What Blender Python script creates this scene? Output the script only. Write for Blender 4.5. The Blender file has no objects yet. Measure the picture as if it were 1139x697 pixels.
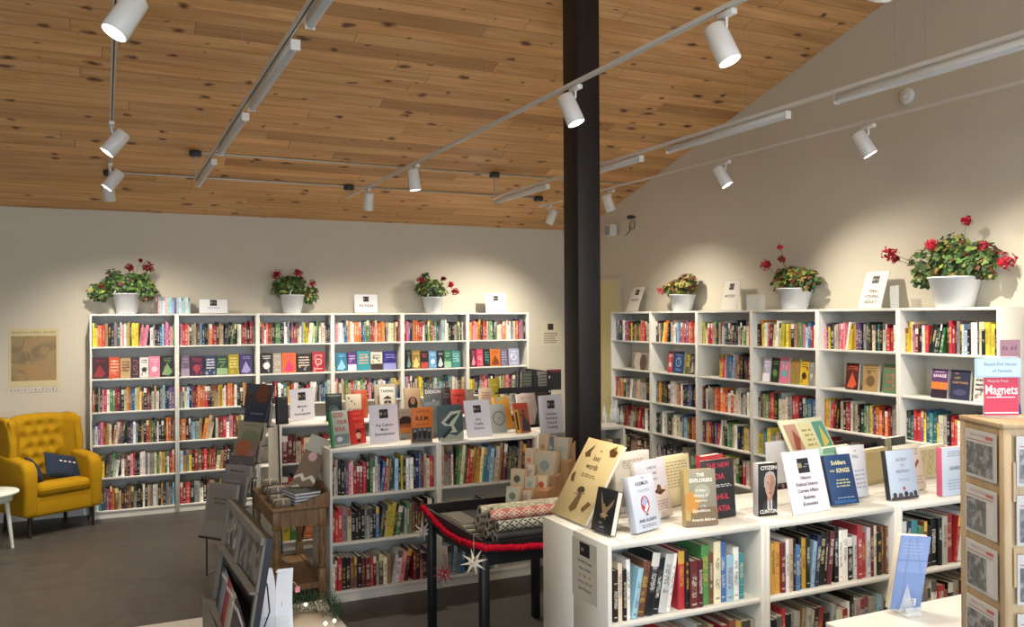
import bpy, bmesh, math, random
from mathutils import Vector, Matrix, Euler
PI = math.pi
sc = bpy.context.scene
col = sc.collection
R = random.Random(7)

# ---------------------------------------------------------------- camera model (surveyed from the photograph)
FPX, YAW, PIT, ROL, EYE = 959.6, 0.44046, 0.003563, 0.005268, 1.972
def ray(px, py):
    a, b = px-569.5, py-348.5
    c, s = math.cos(ROL), math.sin(ROL)
    u, v = a*c-b*s, a*s+b*c
    X, Y2, D2 = u/FPX, -v/FPX, 1.0
    c, s = math.cos(PIT), math.sin(PIT)
    D, Y = D2*c-Y2*s, D2*s+Y2*c
    c, s = math.cos(YAW), math.sin(YAW)
    return Vector((X*c+D*s, -X*s+D*c, Y))
def at(px, py, x=None, y=None, z=None, d=None):
    r = ray(px, py)
    if x is not None: t = x/r.x
    elif y is not None: t = y/r.y
    elif z is not None: t = (z-EYE)/r.z
    else: t = d
    return Vector((0, 0, EYE)) + r*t

# ---------------------------------------------------------------- colours
def lin(c):
    return tuple((v/12.92 if v <= .04045 else ((v+.055)/1.055)**2.4) for v in c)
def rgb(h):
    if isinstance(h, str): return tuple(int(h[i:i+2], 16)/255 for i in (0, 2, 4))
    return h
PAL = dict(k='1e1c1e', n='23304e', b='3566a0', l='8fb9d2', t='2f7f86', g='4c8a4c', d='2c4a3a', y='e5cd35', m='c8912e', o='e2702c',
           r='c22a33', R='74222c', p='dd7d92', v='6f4a88', w='e8e5dc', c='dacba6', a='95928e', A='4b4a4d', s='7a4f35', S='b69468')
CNAME = dict(k='black', n='navy', b='blue', l='pale-blue', t='teal', g='green', d='dark-green', y='yellow', m='mustard', o='orange',
             r='red', R='maroon', p='pink', v='purple', w='white', c='cream', a='grey', A='charcoal', s='brown', S='tan')
def jit(h, a=.06, rr=R, ds=0.):
    c = rgb(h); g_ = sum(c)/3; c = tuple(v*(1-ds)+g_*ds for v in c); k = 1+rr.uniform(-a, a)*1.6
    return tuple(min(1, max(0, v*k+rr.uniform(-a, a)*.25)) for v in c)

# ---------------------------------------------------------------- mesh builder
class MB:
    def __init__(s): s.v = []; s.f = []; s.c = []; s.c2 = []; s.uv = []; s.m = []; s.sm = []
    def face(s, pts, c='ffffff', c2=None, seed=0., uv=None, m=0, sm=False):
        i = len(s.v); s.v += [tuple(p) for p in pts]
        s.f.append(tuple(range(i, i+len(pts)))); s._a(len(pts), c, c2, seed, uv, m, sm)
    def _a(s, n, c, c2, seed, uv, m, sm):
        c = rgb(c); c2 = rgb(c2) if c2 else c
        s.c.append((*lin(c), seed)); s.c2.append((*lin(c2), 1.)); s.uv.append(uv or [(-1., -1.)]*n); s.m.append(m); s.sm.append(sm)
    def geo(s, vs, fs, c='ffffff', m=0, sm=False, M=None):
        i = len(s.v); s.v += [tuple(M @ Vector(v)) if M else tuple(v) for v in vs]
        for f in fs: s.f.append(tuple(i+k for k in f)); s._a(len(f), c, None, 0., None, m, sm)
        return s
    def box(s, x0, x1, y0, y1, z0, z1, c='ffffff', m=0, M=None):
        vs = [(x, y, z) for z in (z0, z1) for y in (y0, y1) for x in (x0, x1)]
        return s.geo(vs, [(0, 2, 3, 1), (4, 5, 7, 6), (0, 1, 5, 4), (1, 3, 7, 5), (3, 2, 6, 7), (2, 0, 4, 6)], c, m, False, M)
    def rbox(s, x0, x1, y0, y1, z0, z1, r=.02, seg=3, c='ffffff', m=0, M=None):
        bm = bmesh.new(); bmesh.ops.create_cube(bm, size=1)
        for v in bm.verts: v.co = Vector(((x0+x1)/2+v.co.x*(x1-x0), (y0+y1)/2+v.co.y*(y1-y0), (z0+z1)/2+v.co.z*(z1-z0)))
        bmesh.ops.bevel(bm, geom=bm.edges[:], offset=r, segments=seg, profile=.5, affect='EDGES')
        return s.bm(bm, c, m, True, M)
    def bm(s, bm, c='ffffff', m=0, sm=True, M=None):
        bm.verts.index_update(); s.geo([v.co for v in bm.verts], [[v.index for v in f.verts] for f in bm.faces], c, m, sm, M); bm.free(); return s
    def tube(s, pts, r, n=8, c='ffffff', m=0, cap=True, M=None, sm=True):
        pts = [Vector(p) for p in pts]; rs = r if isinstance(r, (list, tuple)) else [r]*len(pts)
        vs = []; fs = []; up = None
        for i, p in enumerate(pts):
            t = (pts[min(i+1, len(pts)-1)]-pts[max(i-1, 0)])
            t = t.normalized() if t.length > 1e-9 else Vector((0, 0, 1))
            if up is None: up = Vector((0, 0, 1)) if abs(t.z) < .9 else Vector((1, 0, 0))
            a = t.cross(up); a = a.normalized() if a.length > 1e-6 else t.orthogonal().normalized()
            b = a.cross(t).normalized(); up = b
            for k in range(n):
                th = 2*PI*k/n; vs.append(p+a*math.cos(th)*rs[i]+b*math.sin(th)*rs[i])
        for i in range(len(pts)-1):
            for k in range(n):
                k2 = (k+1) % n; fs.append((i*n+k, i*n+k2, (i+1)*n+k2, (i+1)*n+k))
        s.geo(vs, fs, c, m, sm, M)
        if cap:
            s.geo(vs[:n], [tuple(range(n))], c, m, False, M); s.geo(vs[-n:], [tuple(range(n))[::-1]], c, m, False, M)
        return s
    def lathe(s, prof, n=24, c='ffffff', m=0, M=None, cap=True):
        vs = []; fs = []
        for r, z in prof:
            for k in range(n): vs.append((r*math.cos(2*PI*k/n), r*math.sin(2*PI*k/n), z))
        for i in range(len(prof)-1):
            for k in range(n):
                k2 = (k+1) % n; fs.append((i*n+k, i*n+k2, (i+1)*n+k2, (i+1)*n+k))
        if cap: fs.append(tuple(range(n))[::-1]); fs.append(tuple((len(prof)-1)*n+k for k in range(n)))
        return s.geo(vs, fs, c, m, True, M)
    def ball(s, p, r, c='ffffff', m=0, sub=1, sc=(1, 1, 1), M=None):
        bm = bmesh.new(); bmesh.ops.create_icosphere(bm, subdivisions=sub, radius=1)
        for v in bm.verts: v.co = Vector(p)+Vector((v.co.x*r*sc[0], v.co.y*r*sc[1], v.co.z*r*sc[2]))
        return s.bm(bm, c, m, True, M)
    def poly(s, pts2, y, c, M=None):   # flat polygon printed on a front facing -y
        return s.geo([(p[0], y, p[1]) for p in pts2], [tuple(range(len(pts2)))], c, 0, False, M)
    def rect(s, x0, x1, z0, z1, y, c, M=None): return s.poly([(x0, z0), (x1, z0), (x1, z1), (x0, z1)], y, c, M)
    def disc(s, cx, cz, rx, rz, y, c, n=16, M=None):
        return s.poly([(cx+rx*math.cos(2*PI*k/n), cz+rz*math.sin(2*PI*k/n)) for k in range(n)], y, c, M)
    def text(s, txt, cx, cz, size, y, c, align='CENTER', wmax=None, bold=0., M=None):
        cu = bpy.data.curves.new('t', 'FONT'); cu.body = txt; cu.size = 1; cu.align_x = align; cu.offset = bold; cu.resolution_u = 2
        o = bpy.data.objects.new('t', cu); me = bpy.data.meshes.new_from_object(o)
        xs = [v.co.x for v in me.vertices] or [0]
        k = size
        if wmax and (max(xs)-min(xs))*size > wmax: kx = wmax/(max(xs)-min(xs))
        else: kx = size
        vs = [(cx+v.co.x*kx, y, cz+v.co.y*k) for v in me.vertices]
        s.geo(vs, [tuple(p.vertices) for p in me.polygons], c, 0, False, M)
        bpy.data.objects.remove(o); bpy.data.curves.remove(cu); bpy.data.meshes.remove(me); return s
    def build(s, name, mats, parent=None, loc=None, rot=None, M=None):
        me = bpy.data.meshes.new(name); me.from_pydata(s.v, [], s.f)
        mats = mats if isinstance(mats, (list, tuple)) else [mats]
        for m in mats: me.materials.append(m)
        ca = me.color_attributes.new('Col', 'FLOAT_COLOR', 'CORNER'); cb = me.color_attributes.new('Tint', 'FLOAT_COLOR', 'CORNER')
        uv = me.uv_layers.new(name='UVMap')
        A = []; B = []; U = []
        for i, f in enumerate(s.f):
            for k in range(len(f)): A += s.c[i]; B += s.c2[i]; U += s.uv[i][k]
        ca.data.foreach_set('color', A); cb.data.foreach_set('color', B); uv.data.foreach_set('uv', U)
        me.polygons.foreach_set('material_index', s.m); me.polygons.foreach_set('use_smooth', s.sm)
        me.update()
        o = bpy.data.objects.new(name, me); col.objects.link(o)
        if M is not None: o.matrix_world = M
        if loc is not None: o.location = loc
        if rot is not None: o.rotation_euler = rot
        if parent: o.parent = parent
        return o

def tag(o, label=None, cat=None, group=None, kind=None):
    if label: o['label'] = label
    if cat: o['category'] = cat
    if group: o['group'] = group
    if kind: o['kind'] = kind
    return o
def empty(name, loc, rz=0., label=None, cat=None, group=None, M=None):
    o = bpy.data.objects.new(name, None); o.empty_display_size = .1; col.objects.link(o)
    if M is not None: o.matrix_world = M
    else: o.location = loc; o.rotation_euler = (0, 0, rz)
    return tag(o, label, cat, group)
def frame(o, X, Z):   # matrix with local X along X and local Z along Z
    X = Vector(X).normalized(); Z = Vector(Z).normalized(); Y = Z.cross(X).normalized(); Z = X.cross(Y)
    M = Matrix((X, Y, Z)).transposed().to_4x4(); M.translation = Vector(o); return M

# ---------------------------------------------------------------- materials
def nm(name):
    m = bpy.data.materials.new(name); m.use_nodes = True; nt = m.node_tree
    return m, nt, nt.nodes['Principled BSDF']
def N(nt, t, **k):
    n = nt.nodes.new(t)
    for a, b in k.items(): setattr(n, a, b)
    return n
def math_(nt, op, a, b=None, c=None):
    n = N(nt, 'ShaderNodeMath', operation=op)
    for i, v in enumerate((a, b, c)):
        if v is None: continue
        if isinstance(v, (int, float)): n.inputs[i].default_value = v
        else: nt.links.new(v, n.inputs[i])
    return n.outputs[0]
def mixc(nt, f, a, b, bt='MIX'):
    n = N(nt, 'ShaderNodeMix', data_type='RGBA', blend_type=bt)
    for i, v in ((0, f), (6, a), (7, b)):
        if isinstance(v, (int, float)): n.inputs[i].default_value = v
        elif isinstance(v, tuple): n.inputs[i].default_value = (*v[:3], 1)
        else: nt.links.new(v, n.inputs[i])
    return n.outputs[2]
def plain(name, h, rough=.6, metal=0., spec=.5, noise=.0, nscale=8., bump=0., bscale=200.):
    m, nt, b = nm(name); c = lin(rgb(h))
    b.inputs['Base Color'].default_value = (*c, 1); b.inputs['Roughness'].default_value = rough; b.inputs['Metallic'].default_value = metal
    b.inputs['Specular IOR Level'].default_value = spec
    tc = N(nt, 'ShaderNodeTexCoord')
    n = N(nt, 'ShaderNodeTexNoise'); n.inputs['Scale'].default_value = nscale; nt.links.new(tc.outputs['Object'], n.inputs['Vector'])
    k = max(noise, .03)
    nt.links.new(mixc(nt, n.outputs[0], tuple(v*(1-k) for v in c), tuple(min(1, v*(1+k)) for v in c)), b.inputs['Base Color'])
    if bump:
        n2 = N(nt, 'ShaderNodeTexNoise'); n2.inputs['Scale'].default_value = bscale; nt.links.new(tc.outputs['Object'], n2.inputs['Vector'])
        bp = N(nt, 'ShaderNodeBump'); bp.inputs['Strength'].default_value = bump; bp.inputs['Distance'].default_value = .002
        nt.links.new(n2.outputs[0], bp.inputs['Height']); nt.links.new(bp.outputs[0], b.inputs['Normal'])
    return m
def printed_mat(name, rough=.5, letters=True):
    m, nt, b = nm(name); b.inputs['Roughness'].default_value = rough; b.inputs['Specular IOR Level'].default_value = .4
    a = N(nt, 'ShaderNodeAttribute', attribute_name='Col'); c = a.outputs['Color']
    if letters:
        a2 = N(nt, 'ShaderNodeAttribute', attribute_name='Tint'); seed = a.outputs['Alpha']
        uv = N(nt, 'ShaderNodeUVMap', uv_map='UVMap'); sp = N(nt, 'ShaderNodeSeparateXYZ'); nt.links.new(uv.outputs[0], sp.inputs[0])
        u, v = sp.outputs[0], sp.outputs[1]
        # v = height in metres/0.25 ; title band, author band, imprint
        wn = N(nt, 'ShaderNodeTexWhiteNoise', noise_dimensions='3D'); cb = N(nt, 'ShaderNodeCombineXYZ')
        nt.links.new(math_(nt, 'FLOOR', math_(nt, 'MULTIPLY', u, 7.)), cb.inputs[0])
        nt.links.new(math_(nt, 'FLOOR', math_(nt, 'MULTIPLY', v, 62.)), cb.inputs[1]); nt.links.new(math_(nt, 'MULTIPLY', seed, 91.), cb.inputs[2])
        nt.links.new(cb.outputs[0], wn.inputs[0])
        ink = math_(nt, 'GREATER_THAN', wn.outputs[0], .38)
        word = N(nt, 'ShaderNodeTexWhiteNoise', noise_dimensions='2D'); cb2 = N(nt, 'ShaderNodeCombineXYZ')
        nt.links.new(math_(nt, 'FLOOR', math_(nt, 'MULTIPLY', v, 15.)), cb2.inputs[0]); nt.links.new(seed, cb2.inputs[1]); nt.links.new(cb2.outputs[0], word.inputs[0])
        w = math_(nt, 'GREATER_THAN', word.outputs[0], .25)
        inu = math_(nt, 'LESS_THAN', math_(nt, 'ABSOLUTE', math_(nt, 'SUBTRACT', u, .5)), .3)
        s3 = math_(nt, 'FRACT', math_(nt, 'MULTIPLY', seed, 7.3))
        hi = math_(nt, 'ADD', .72, math_(nt, 'MULTIPLY', s3, .15)); lo = math_(nt, 'ADD', .2, math_(nt, 'MULTIPLY', s3, .2))
        band = math_(nt, 'MULTIPLY', math_(nt, 'LESS_THAN', v, hi), math_(nt, 'GREATER_THAN', v, lo))
        imp = math_(nt, 'MULTIPLY', math_(nt, 'LESS_THAN', v, .1), math_(nt, 'GREATER_THAN', v, math_(nt, 'ADD', .06, math_(nt, 'MULTIPLY', s3, .06))))
        k = math_(nt, 'MULTIPLY', math_(nt, 'MULTIPLY', math_(nt, 'MULTIPLY', ink, w), inu), band)
        k = math_(nt, 'MAXIMUM', k, math_(nt, 'MULTIPLY', imp, inu))
        k = math_(nt, 'MULTIPLY', k, .62)
        # some spines carry a block of the second colour
        s4 = math_(nt, 'FRACT', math_(nt, 'MULTIPLY', seed, 13.7))
        blk = math_(nt, 'MULTIPLY', math_(nt, 'MULTIPLY', math_(nt, 'GREATER_THAN', s4, .8), math_(nt, 'GREATER_THAN', v, .78)), .9)
        k = math_(nt, 'MAXIMUM', k, blk)
        k = math_(nt, 'MULTIPLY', k, math_(nt, 'GREATER_THAN', u, -.5))
        c = mixc(nt, k, c, a2.outputs['Color'])
    nt.links.new(c, b.inputs['Base Color']); return m
M = {}
M['book'] = printed_mat('book_print', .45)
M['print'] = printed_mat('flat_print', .5, False)
M['matte'] = printed_mat('matte_colour', .85, False)
M['leaf'] = printed_mat('leaf', .6, False)
M['white'] = plain('white_laminate', 'dad9d2', .42, noise=.01)
M['whiteplastic'] = plain('white_plastic', 'd6dade', .35)
M['whitemetal'] = plain('white_enamel', 'dcdad4', .35)
M['board'] = plain('back_board', 'd2d1ca', .6)
M['chrome'] = plain('conduit_steel', 'b9b7b0', .35, .8)
M['black'] = plain('black_metal', '141518', .45)
M['darkgrey'] = plain('dark_grey_metal', '35363a', .5)
M['blackfab'] = plain('black_paint', '12151c', .5)
M['counter'] = plain('white_counter', 'dcdbd6', .35)
M['mustard'] = plain('mustard_wool', 'ae8510', .9, spec=.2, noise=.08, nscale=60, bump=.5, bscale=500)
M['navyfab'] = plain('navy_fabric', '2b3648', .9, spec=.2, noise=.1, nscale=80, bump=.4, bscale=400)
M['garland'] = plain('red_felt', 'b3122c', .95, spec=.1, noise=.15, nscale=90, bump=.6, bscale=300)
M['mint'] = plain('pale_paint', 'd6ddd3', .5)
M['paper'] = plain('white_paper', 'e9e7e2', .8)
M['kraft'] = plain('kraft_card', '946e4a', .8, noise=.06)
M['darkwood'] = plain('dark_leg_wood', '2b1d15', .5)
M['soapwrap'] = plain('grey_wrapping', '7d7468', .85, noise=.15, nscale=30)
M['twine'] = plain('white_twine', 'dcd6c6', .9)
M['wallp'] = plain('wall_paint', 'cec8b8', .9, spec=.15, noise=.012, nscale=2)
M['door'] = plain('door_paint', 'cfc997', .6)
M['greywood'] = plain('grey_washed_wood', '6b665f', .7, noise=.12, nscale=14)
def emis(name, c, s):
    m, nt, b = nm(name); b.inputs['Base Color'].default_value = (1, 1, 1, 1); b.inputs['Emission Color'].default_value = (*c, 1); b.inputs['Emission Strength'].default_value = s; return m
M['lamp'] = emis('lamp_lens', (1, .93, .82), 30.)
M['fairy'] = emis('fairy_bulb', (1, .85, .5), 5.)
def acrylic():
    m, nt, b = nm('clear_acrylic')
    b.inputs['Base Color'].default_value = (.9, .95, .97, 1); b.inputs['Roughness'].default_value = .05; b.inputs['Alpha'].default_value = .28; b.inputs['IOR'].default_value = 1.49
    return m
M['acrylic'] = acrylic()
M['sleeve'] = M['acrylic'].copy(); M['sleeve'].name = 'clear_film'; M['sleeve'].node_tree.nodes['Principled BSDF'].inputs['Alpha'].default_value = .08
def wood(name, c1, c2, axis=2, scale=6., rough=.45):
    m, nt, b = nm(name); tc = N(nt, 'ShaderNodeTexCoord'); mp = N(nt, 'ShaderNodeMapping')
    s = [scale*4]*3; s[axis] = scale*.5; mp.inputs['Scale'].default_value = s
    nt.links.new(tc.outputs['Object'], mp.inputs[0]); n = N(nt, 'ShaderNodeTexNoise'); n.inputs['Scale'].default_value = 2; n.inputs['Detail'].default_value = 5; n.inputs['Distortion'].default_value = .8
    nt.links.new(mp.outputs[0], n.inputs[0]); cr = N(nt, 'ShaderNodeValToRGB'); nt.links.new(n.outputs[0], cr.inputs[0])
    cr.color_ramp.elements[0].position = .3; cr.color_ramp.elements[1].position = .7
    cr.color_ramp.elements[0].color = (*lin(rgb(c1)), 1); cr.color_ramp.elements[1].color = (*lin(rgb(c2)), 1)
    nt.links.new(cr.outputs[0], b.inputs['Base Color']); b.inputs['Roughness'].default_value = rough; return m
M['tablewood'] = wood('oiled_oak', '6f5236', '92724c', 2)
M['tableplank'] = wood('oiled_oak_top', '705438', '90734f', 1)
M['ply'] = wood('birch_plywood', 'bda079', 'cdb58f', 2, 5, .55)
M['post'] = wood('stained_timber', '100e0f', '211b1a', 2, 3, .6)
def photo_mat(name, c1, c2, c3, scale):
    m, nt, b = nm(name); tc = N(nt, 'ShaderNodeTexCoord'); oi = N(nt, 'ShaderNodeObjectInfo')
    ad = N(nt, 'ShaderNodeVectorMath', operation='ADD'); nt.links.new(tc.outputs['Object'], ad.inputs[0]); nt.links.new(oi.outputs['Location'], ad.inputs[1])
    n = N(nt, 'ShaderNodeTexNoise'); n.inputs['Scale'].default_value = scale; n.inputs['Detail'].default_value = 3; n.inputs['Distortion'].default_value = 1.2
    nt.links.new(ad.outputs[0], n.inputs[0]); cr = N(nt, 'ShaderNodeValToRGB'); nt.links.new(n.outputs[0], cr.inputs[0])
    e = cr.color_ramp.elements; e[0].position = .36; e[1].position = .62; e.new(.5)
    for i, c in enumerate((c1, c2, c3)): e[i].color = (*lin(rgb(c)), 1)
    nt.links.new(cr.outputs[0], b.inputs['Base Color']); b.inputs['Roughness'].default_value = .5; return m
M['bwphoto'] = photo_mat('monochrome_picture', '1c1b1c', '4f4e4c', '9a9894', 30)
M['landscape'] = photo_mat('landscape_picture', '7d6a4a', '9a8458', 'a98050', 6)
M['magphoto'] = photo_mat('magazine_picture', '23272e', '4c4e50', '7a7068', 18)

def ceiling_mat():
    m, nt, b = nm('knotty_pine_boards'); L = nt.links.new
    uv = N(nt, 'ShaderNodeUVMap', uv_map='UVMap'); sp = N(nt, 'ShaderNodeSeparateXYZ'); L(uv.outputs[0], sp.inputs[0])
    x, y = sp.outputs[0], sp.outputs[1]
    row = math_(nt, 'FLOOR', math_(nt, 'DIVIDE', y, .15)); fy = math_(nt, 'FRACT', math_(nt, 'DIVIDE', y, .15))
    w1 = N(nt, 'ShaderNodeTexWhiteNoise', noise_dimensions='1D'); L(row, w1.inputs['W'])
    xs = math_(nt, 'DIVIDE', math_(nt, 'ADD', x, math_(nt, 'MULTIPLY', w1.outputs[0], 7.)), 2.3)
    plank = math_(nt, 'FLOOR', xs); fx = math_(nt, 'FRACT', xs)
    cb = N(nt, 'ShaderNodeCombineXYZ'); L(row, cb.inputs[0]); L(plank, cb.inputs[1])
    w2 = N(nt, 'ShaderNodeTexWhiteNoise', noise_dimensions='2D'); L(cb.outputs[0], w2.inputs[0])
    # grain
    g = N(nt, 'ShaderNodeCombineXYZ'); L(math_(nt, 'MULTIPLY', x, 1.3), g.inputs[0]); L(math_(nt, 'MULTIPLY', y, 16.), g.inputs[1]); L(math_(nt, 'MULTIPLY', w2.outputs[0], 40.), g.inputs[2])
    n = N(nt, 'ShaderNodeTexNoise'); n.inputs['Scale'].default_value = 1.; n.inputs['Detail'].default_value = 5; n.inputs['Distortion'].default_value = .7; L(g.outputs[0], n.inputs[0])
    cr = N(nt, 'ShaderNodeValToRGB'); L(n.outputs[0], cr.inputs[0]); e = cr.color_ramp.elements
    e[0].position = .3; e[1].position = .72; e[0].color = (*lin(rgb('cc945c')), 1); e[1].color = (*lin(rgb('e8bc86')), 1)
    tint = N(nt, 'ShaderNodeValToRGB'); L(w2.outputs[0], tint.inputs[0]); e = tint.color_ramp.elements
    e[0].position = 0; e[0].color = (.62, .55, .48, 1); e[1].position = .12; e[1].color = (.84, .82, .8, 1); q = e.new(1.); q.color = (1.05, 1.03, 1.0, 1)
    c = mixc(nt, 1., cr.outputs[0], tint.outputs[0], 'MULTIPLY')
    # knots
    kv = N(nt, 'ShaderNodeCombineXYZ'); L(math_(nt, 'MULTIPLY', x, 3.6), kv.inputs[0]); L(math_(nt, 'MULTIPLY', y, 6.), kv.inputs[1])
    dn = N(nt, 'ShaderNodeTexNoise'); dn.inputs['Scale'].default_value = 3.5; L(kv.outputs[0], dn.inputs[0])
    dv = N(nt, 'ShaderNodeVectorMath', operation='MULTIPLY_ADD'); L(dn.outputs['Color'], dv.inputs[0]); dv.inputs[1].default_value = (.45, .3, 0); L(kv.outputs[0], dv.inputs[2])
    vo = N(nt, 'ShaderNodeTexVoronoi'); vo.voronoi_dimensions = '2D'; vo.inputs['Scale'].default_value = 1.; vo.inputs['Randomness'].default_value = 1.; L(dv.outputs[0], vo.inputs['Vector'])
    sp2 = N(nt, 'ShaderNodeSeparateXYZ'); L(vo.outputs['Color'], sp2.inputs[0])
    rad = math_(nt, 'MULTIPLY', math_(nt, 'MAXIMUM', math_(nt, 'SUBTRACT', sp2.outputs[0], .5), 0.), .34)
    ring = math_(nt, 'DIVIDE', vo.outputs['Distance'], math_(nt, 'ADD', rad, .0005))
    kr = N(nt, 'ShaderNodeMapRange'); kr.inputs['From Min'].default_value = .55; kr.inputs['From Max'].default_value = 1.5; kr.inputs['To Min'].default_value = .9; kr.inputs['To Max'].default_value = 0.; L(ring, kr.inputs[0])
    c = mixc(nt, kr.outputs[0], c, lin(rgb('4e2712')))
    # joints
    j = math_(nt, 'LESS_THAN', math_(nt, 'MINIMUM', fy, math_(nt, 'SUBTRACT', 1., fy)), .018)
    j2 = math_(nt, 'LESS_THAN', fx, .0022)
    j = math_(nt, 'MULTIPLY', math_(nt, 'MAXIMUM', j, j2), .65)
    c = mixc(nt, j, c, lin(rgb('4a2a14')))
    L(c, b.inputs['Base Color']); b.inputs['Roughness'].default_value = .45; b.inputs['Specular IOR Level'].default_value = .3
    return m
def floor_mat():
    m, nt, b = nm('mottled_vinyl'); L = nt.links.new; tc = N(nt, 'ShaderNodeTexCoord')
    n = N(nt, 'ShaderNodeTexNoise'); n.inputs['Scale'].default_value = 7; n.inputs['Detail'].default_value = 8; n.inputs['Roughness'].default_value = .75; L(tc.outputs['Object'], n.inputs[0])
    n2 = N(nt, 'ShaderNodeTexNoise'); n2.inputs['Scale'].default_value = 1.1; L(tc.outputs['Object'], n2.inputs[0])
    cr = N(nt, 'ShaderNodeValToRGB'); L(n.outputs[0], cr.inputs[0]); e = cr.color_ramp.elements
    e[0].position = .32; e[1].position = .7; e[0].color = (*lin(rgb('3b3835')), 1); e[1].color = (*lin(rgb('55514d')), 1)
    c = mixc(nt, math_(nt, 'MULTIPLY', n2.outputs[0], .35), cr.outputs[0], lin(rgb('46423e')))
    br = N(nt, 'ShaderNodeTexBrick'); br.offset = 0.; br.inputs['Scale'].default_value = 1.; br.inputs['Brick Width'].default_value = .9; br.inputs['Row Height'].default_value = .9; br.inputs['Mortar Size'].default_value = .003
    L(tc.outputs['Object'], br.inputs[0]); c = mixc(nt, math_(nt, 'MULTIPLY', br.outputs['Fac'], .35), c, lin(rgb('3a332d')))
    L(c, b.inputs['Base Color']); b.inputs['Roughness'].default_value = .42; b.inputs['Specular IOR Level'].default_value = .35
    return m
M['ceiling'] = ceiling_mat(); M['floor'] = floor_mat()

# ================================================================ SETTING
X0, X1, Y0, Y1 = -4.6, 5.57, -3.4, 9.69
RIDGE = 1.2
def zc(y): return 3.07+.283*(9.69-y) if y >= RIDGE else 3.07+.283*(9.69-RIDGE)-.283*(RIDGE-y)
def struct(name, mb, mats): return tag(mb.build(name, mats), kind='structure')
f = MB().box(X0, X1, Y0, Y1, -.1, 0); struct('floor', f, M['floor'])
c = MB()
for (ya, yb) in ((Y1+.1, RIDGE), (RIDGE, Y0-.1)):
    za, zb = zc(ya), zc(yb); k = math.sqrt(1+.283**2); u0 = 0 if ya > RIDGE else 30
    P = [(X0-.1, ya, za), (X1+.1, ya, za), (X1+.1, yb, zb), (X0-.1, yb, zb)]
    uvs = [(P[0][0], u0), (P[1][0], u0), (P[2][0], u0+abs(yb-ya)*k), (P[3][0], u0+abs(yb-ya)*k)]
    c.face(P, uv=uvs)
    c.geo([(p[0], p[1], p[2]+.15) for p in P], [(0, 1, 2, 3)])
struct('ceiling', c, M['ceiling'])
def gable(name, x0, x1, hole=None):
    w = MB()
    def strip(ya, yb, z0=0.):
        vs = [(x, y, z) for x in (x0, x1) for (y, z) in ((ya, z0), (yb, z0), (yb, zc(yb)), (ya, zc(ya)))]
        w.geo(vs, [(0, 1, 2, 3), (7, 6, 5, 4), (0, 4, 5, 1), (1, 5, 6, 2), (2, 6, 7, 3), (3, 7, 4, 0)])
    def solid(ya, yb, z0, z1): w.box(x0, x1, ya, yb, z0, z1)
    if hole:
        a, b, z0, z1 = hole
        strip(Y0, a); strip(b, Y1) if a > RIDGE else (strip(b, RIDGE), strip(RIDGE, Y1))
        if a > RIDGE: strip(Y0, RIDGE); 
        solid(a, b, 0, z0) if z0 > 0 else None
        strip(a, b, z1)
    else: strip(Y0, RIDGE); strip(RIDGE, Y1)
    return struct(name, w, M['wallp'])
gable('wall_left', X0-.12, X0)
gable('wall_right', X1, X1+.12)
w = MB().box(X0, X1, Y1, Y1+.12, 0, zc(Y1)+.02); struct('wall_back', w, M['wallp'])
# front wall behind the photographer: three window openings
w = MB(); zt = zc(Y0)
wins = [(-3.9, -1.3), (-.7, 1.9), (2.5, 5.1)]
w.box(X0, X1, Y0-.12, Y0, 0, .75); w.box(X0, X1, Y0-.12, Y0, 3.05, zt)
xs = [X0]+[q for ab in wins for q in ab]+[X1]
for i in range(0, len(xs), 2): w.box(xs[i], xs[i+1], Y0-.12, Y0, .75, 3.05)
struct('wall_front', w, M['wallp'])
for i, (a, b) in enumerate(wins):
    w = MB()
    for (p, q, r, s) in ((a, a+.05, .75, 3.05), (b-.05, b, .75, 3.05), (a, b, .75, .8), (a, b, 3.0, 3.05), ((a+b)/2-.025, (a+b)/2+.025, .8, 3.0)): w.box(p, q, Y0-.1, Y0-.04, r, s)
    struct('window_%d' % (i+1), w, M['whitemetal'])
b = MB().box(X0, -.16, 9.672, 9.69, 0, .09).box(4.68, 5.57, 9.672, 9.69, 0, .09); struct('baseboard_back', b, M['white'])
b = MB().box(5.552, 5.57, Y0, 3.7, 0, .09).box(5.552, 5.57, 8.56, 8.7, 0, .09); struct('baseboard_right', b, M['white'])
d = MB().box(5.535, 5.57, 8.78, 9.6, 0, 2.39); d = struct('door_1', d, M['door'])
d2 = MB().box(5.525, 5.57, 8.73, 8.78, 0, 2.389).box(5.525, 5.57, 9.6, 9.65, 0, 2.389).box(5.525, 5.57, 8.73, 9.65, 2.39, 2.44); d2.build('door_frame', M['wallp'], d)
MB().tube([(5.535, 8.86, 1.0), (5.49, 8.86, 1.0), (5.49, 8.97, 1.0)], .009, 8).build('door_handle', M['chrome'], d)
# timber post
p = MB().rbox(-.09, .09, -.103, .103, 0, zc(5.4)-.002, .004, 1)
po = p.build('timber_post', M['post'], loc=(3.049, 5.303, 0)); tag(po, 'tall dark-stained square timber post rising from floor to pine ceiling', 'post')

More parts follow.
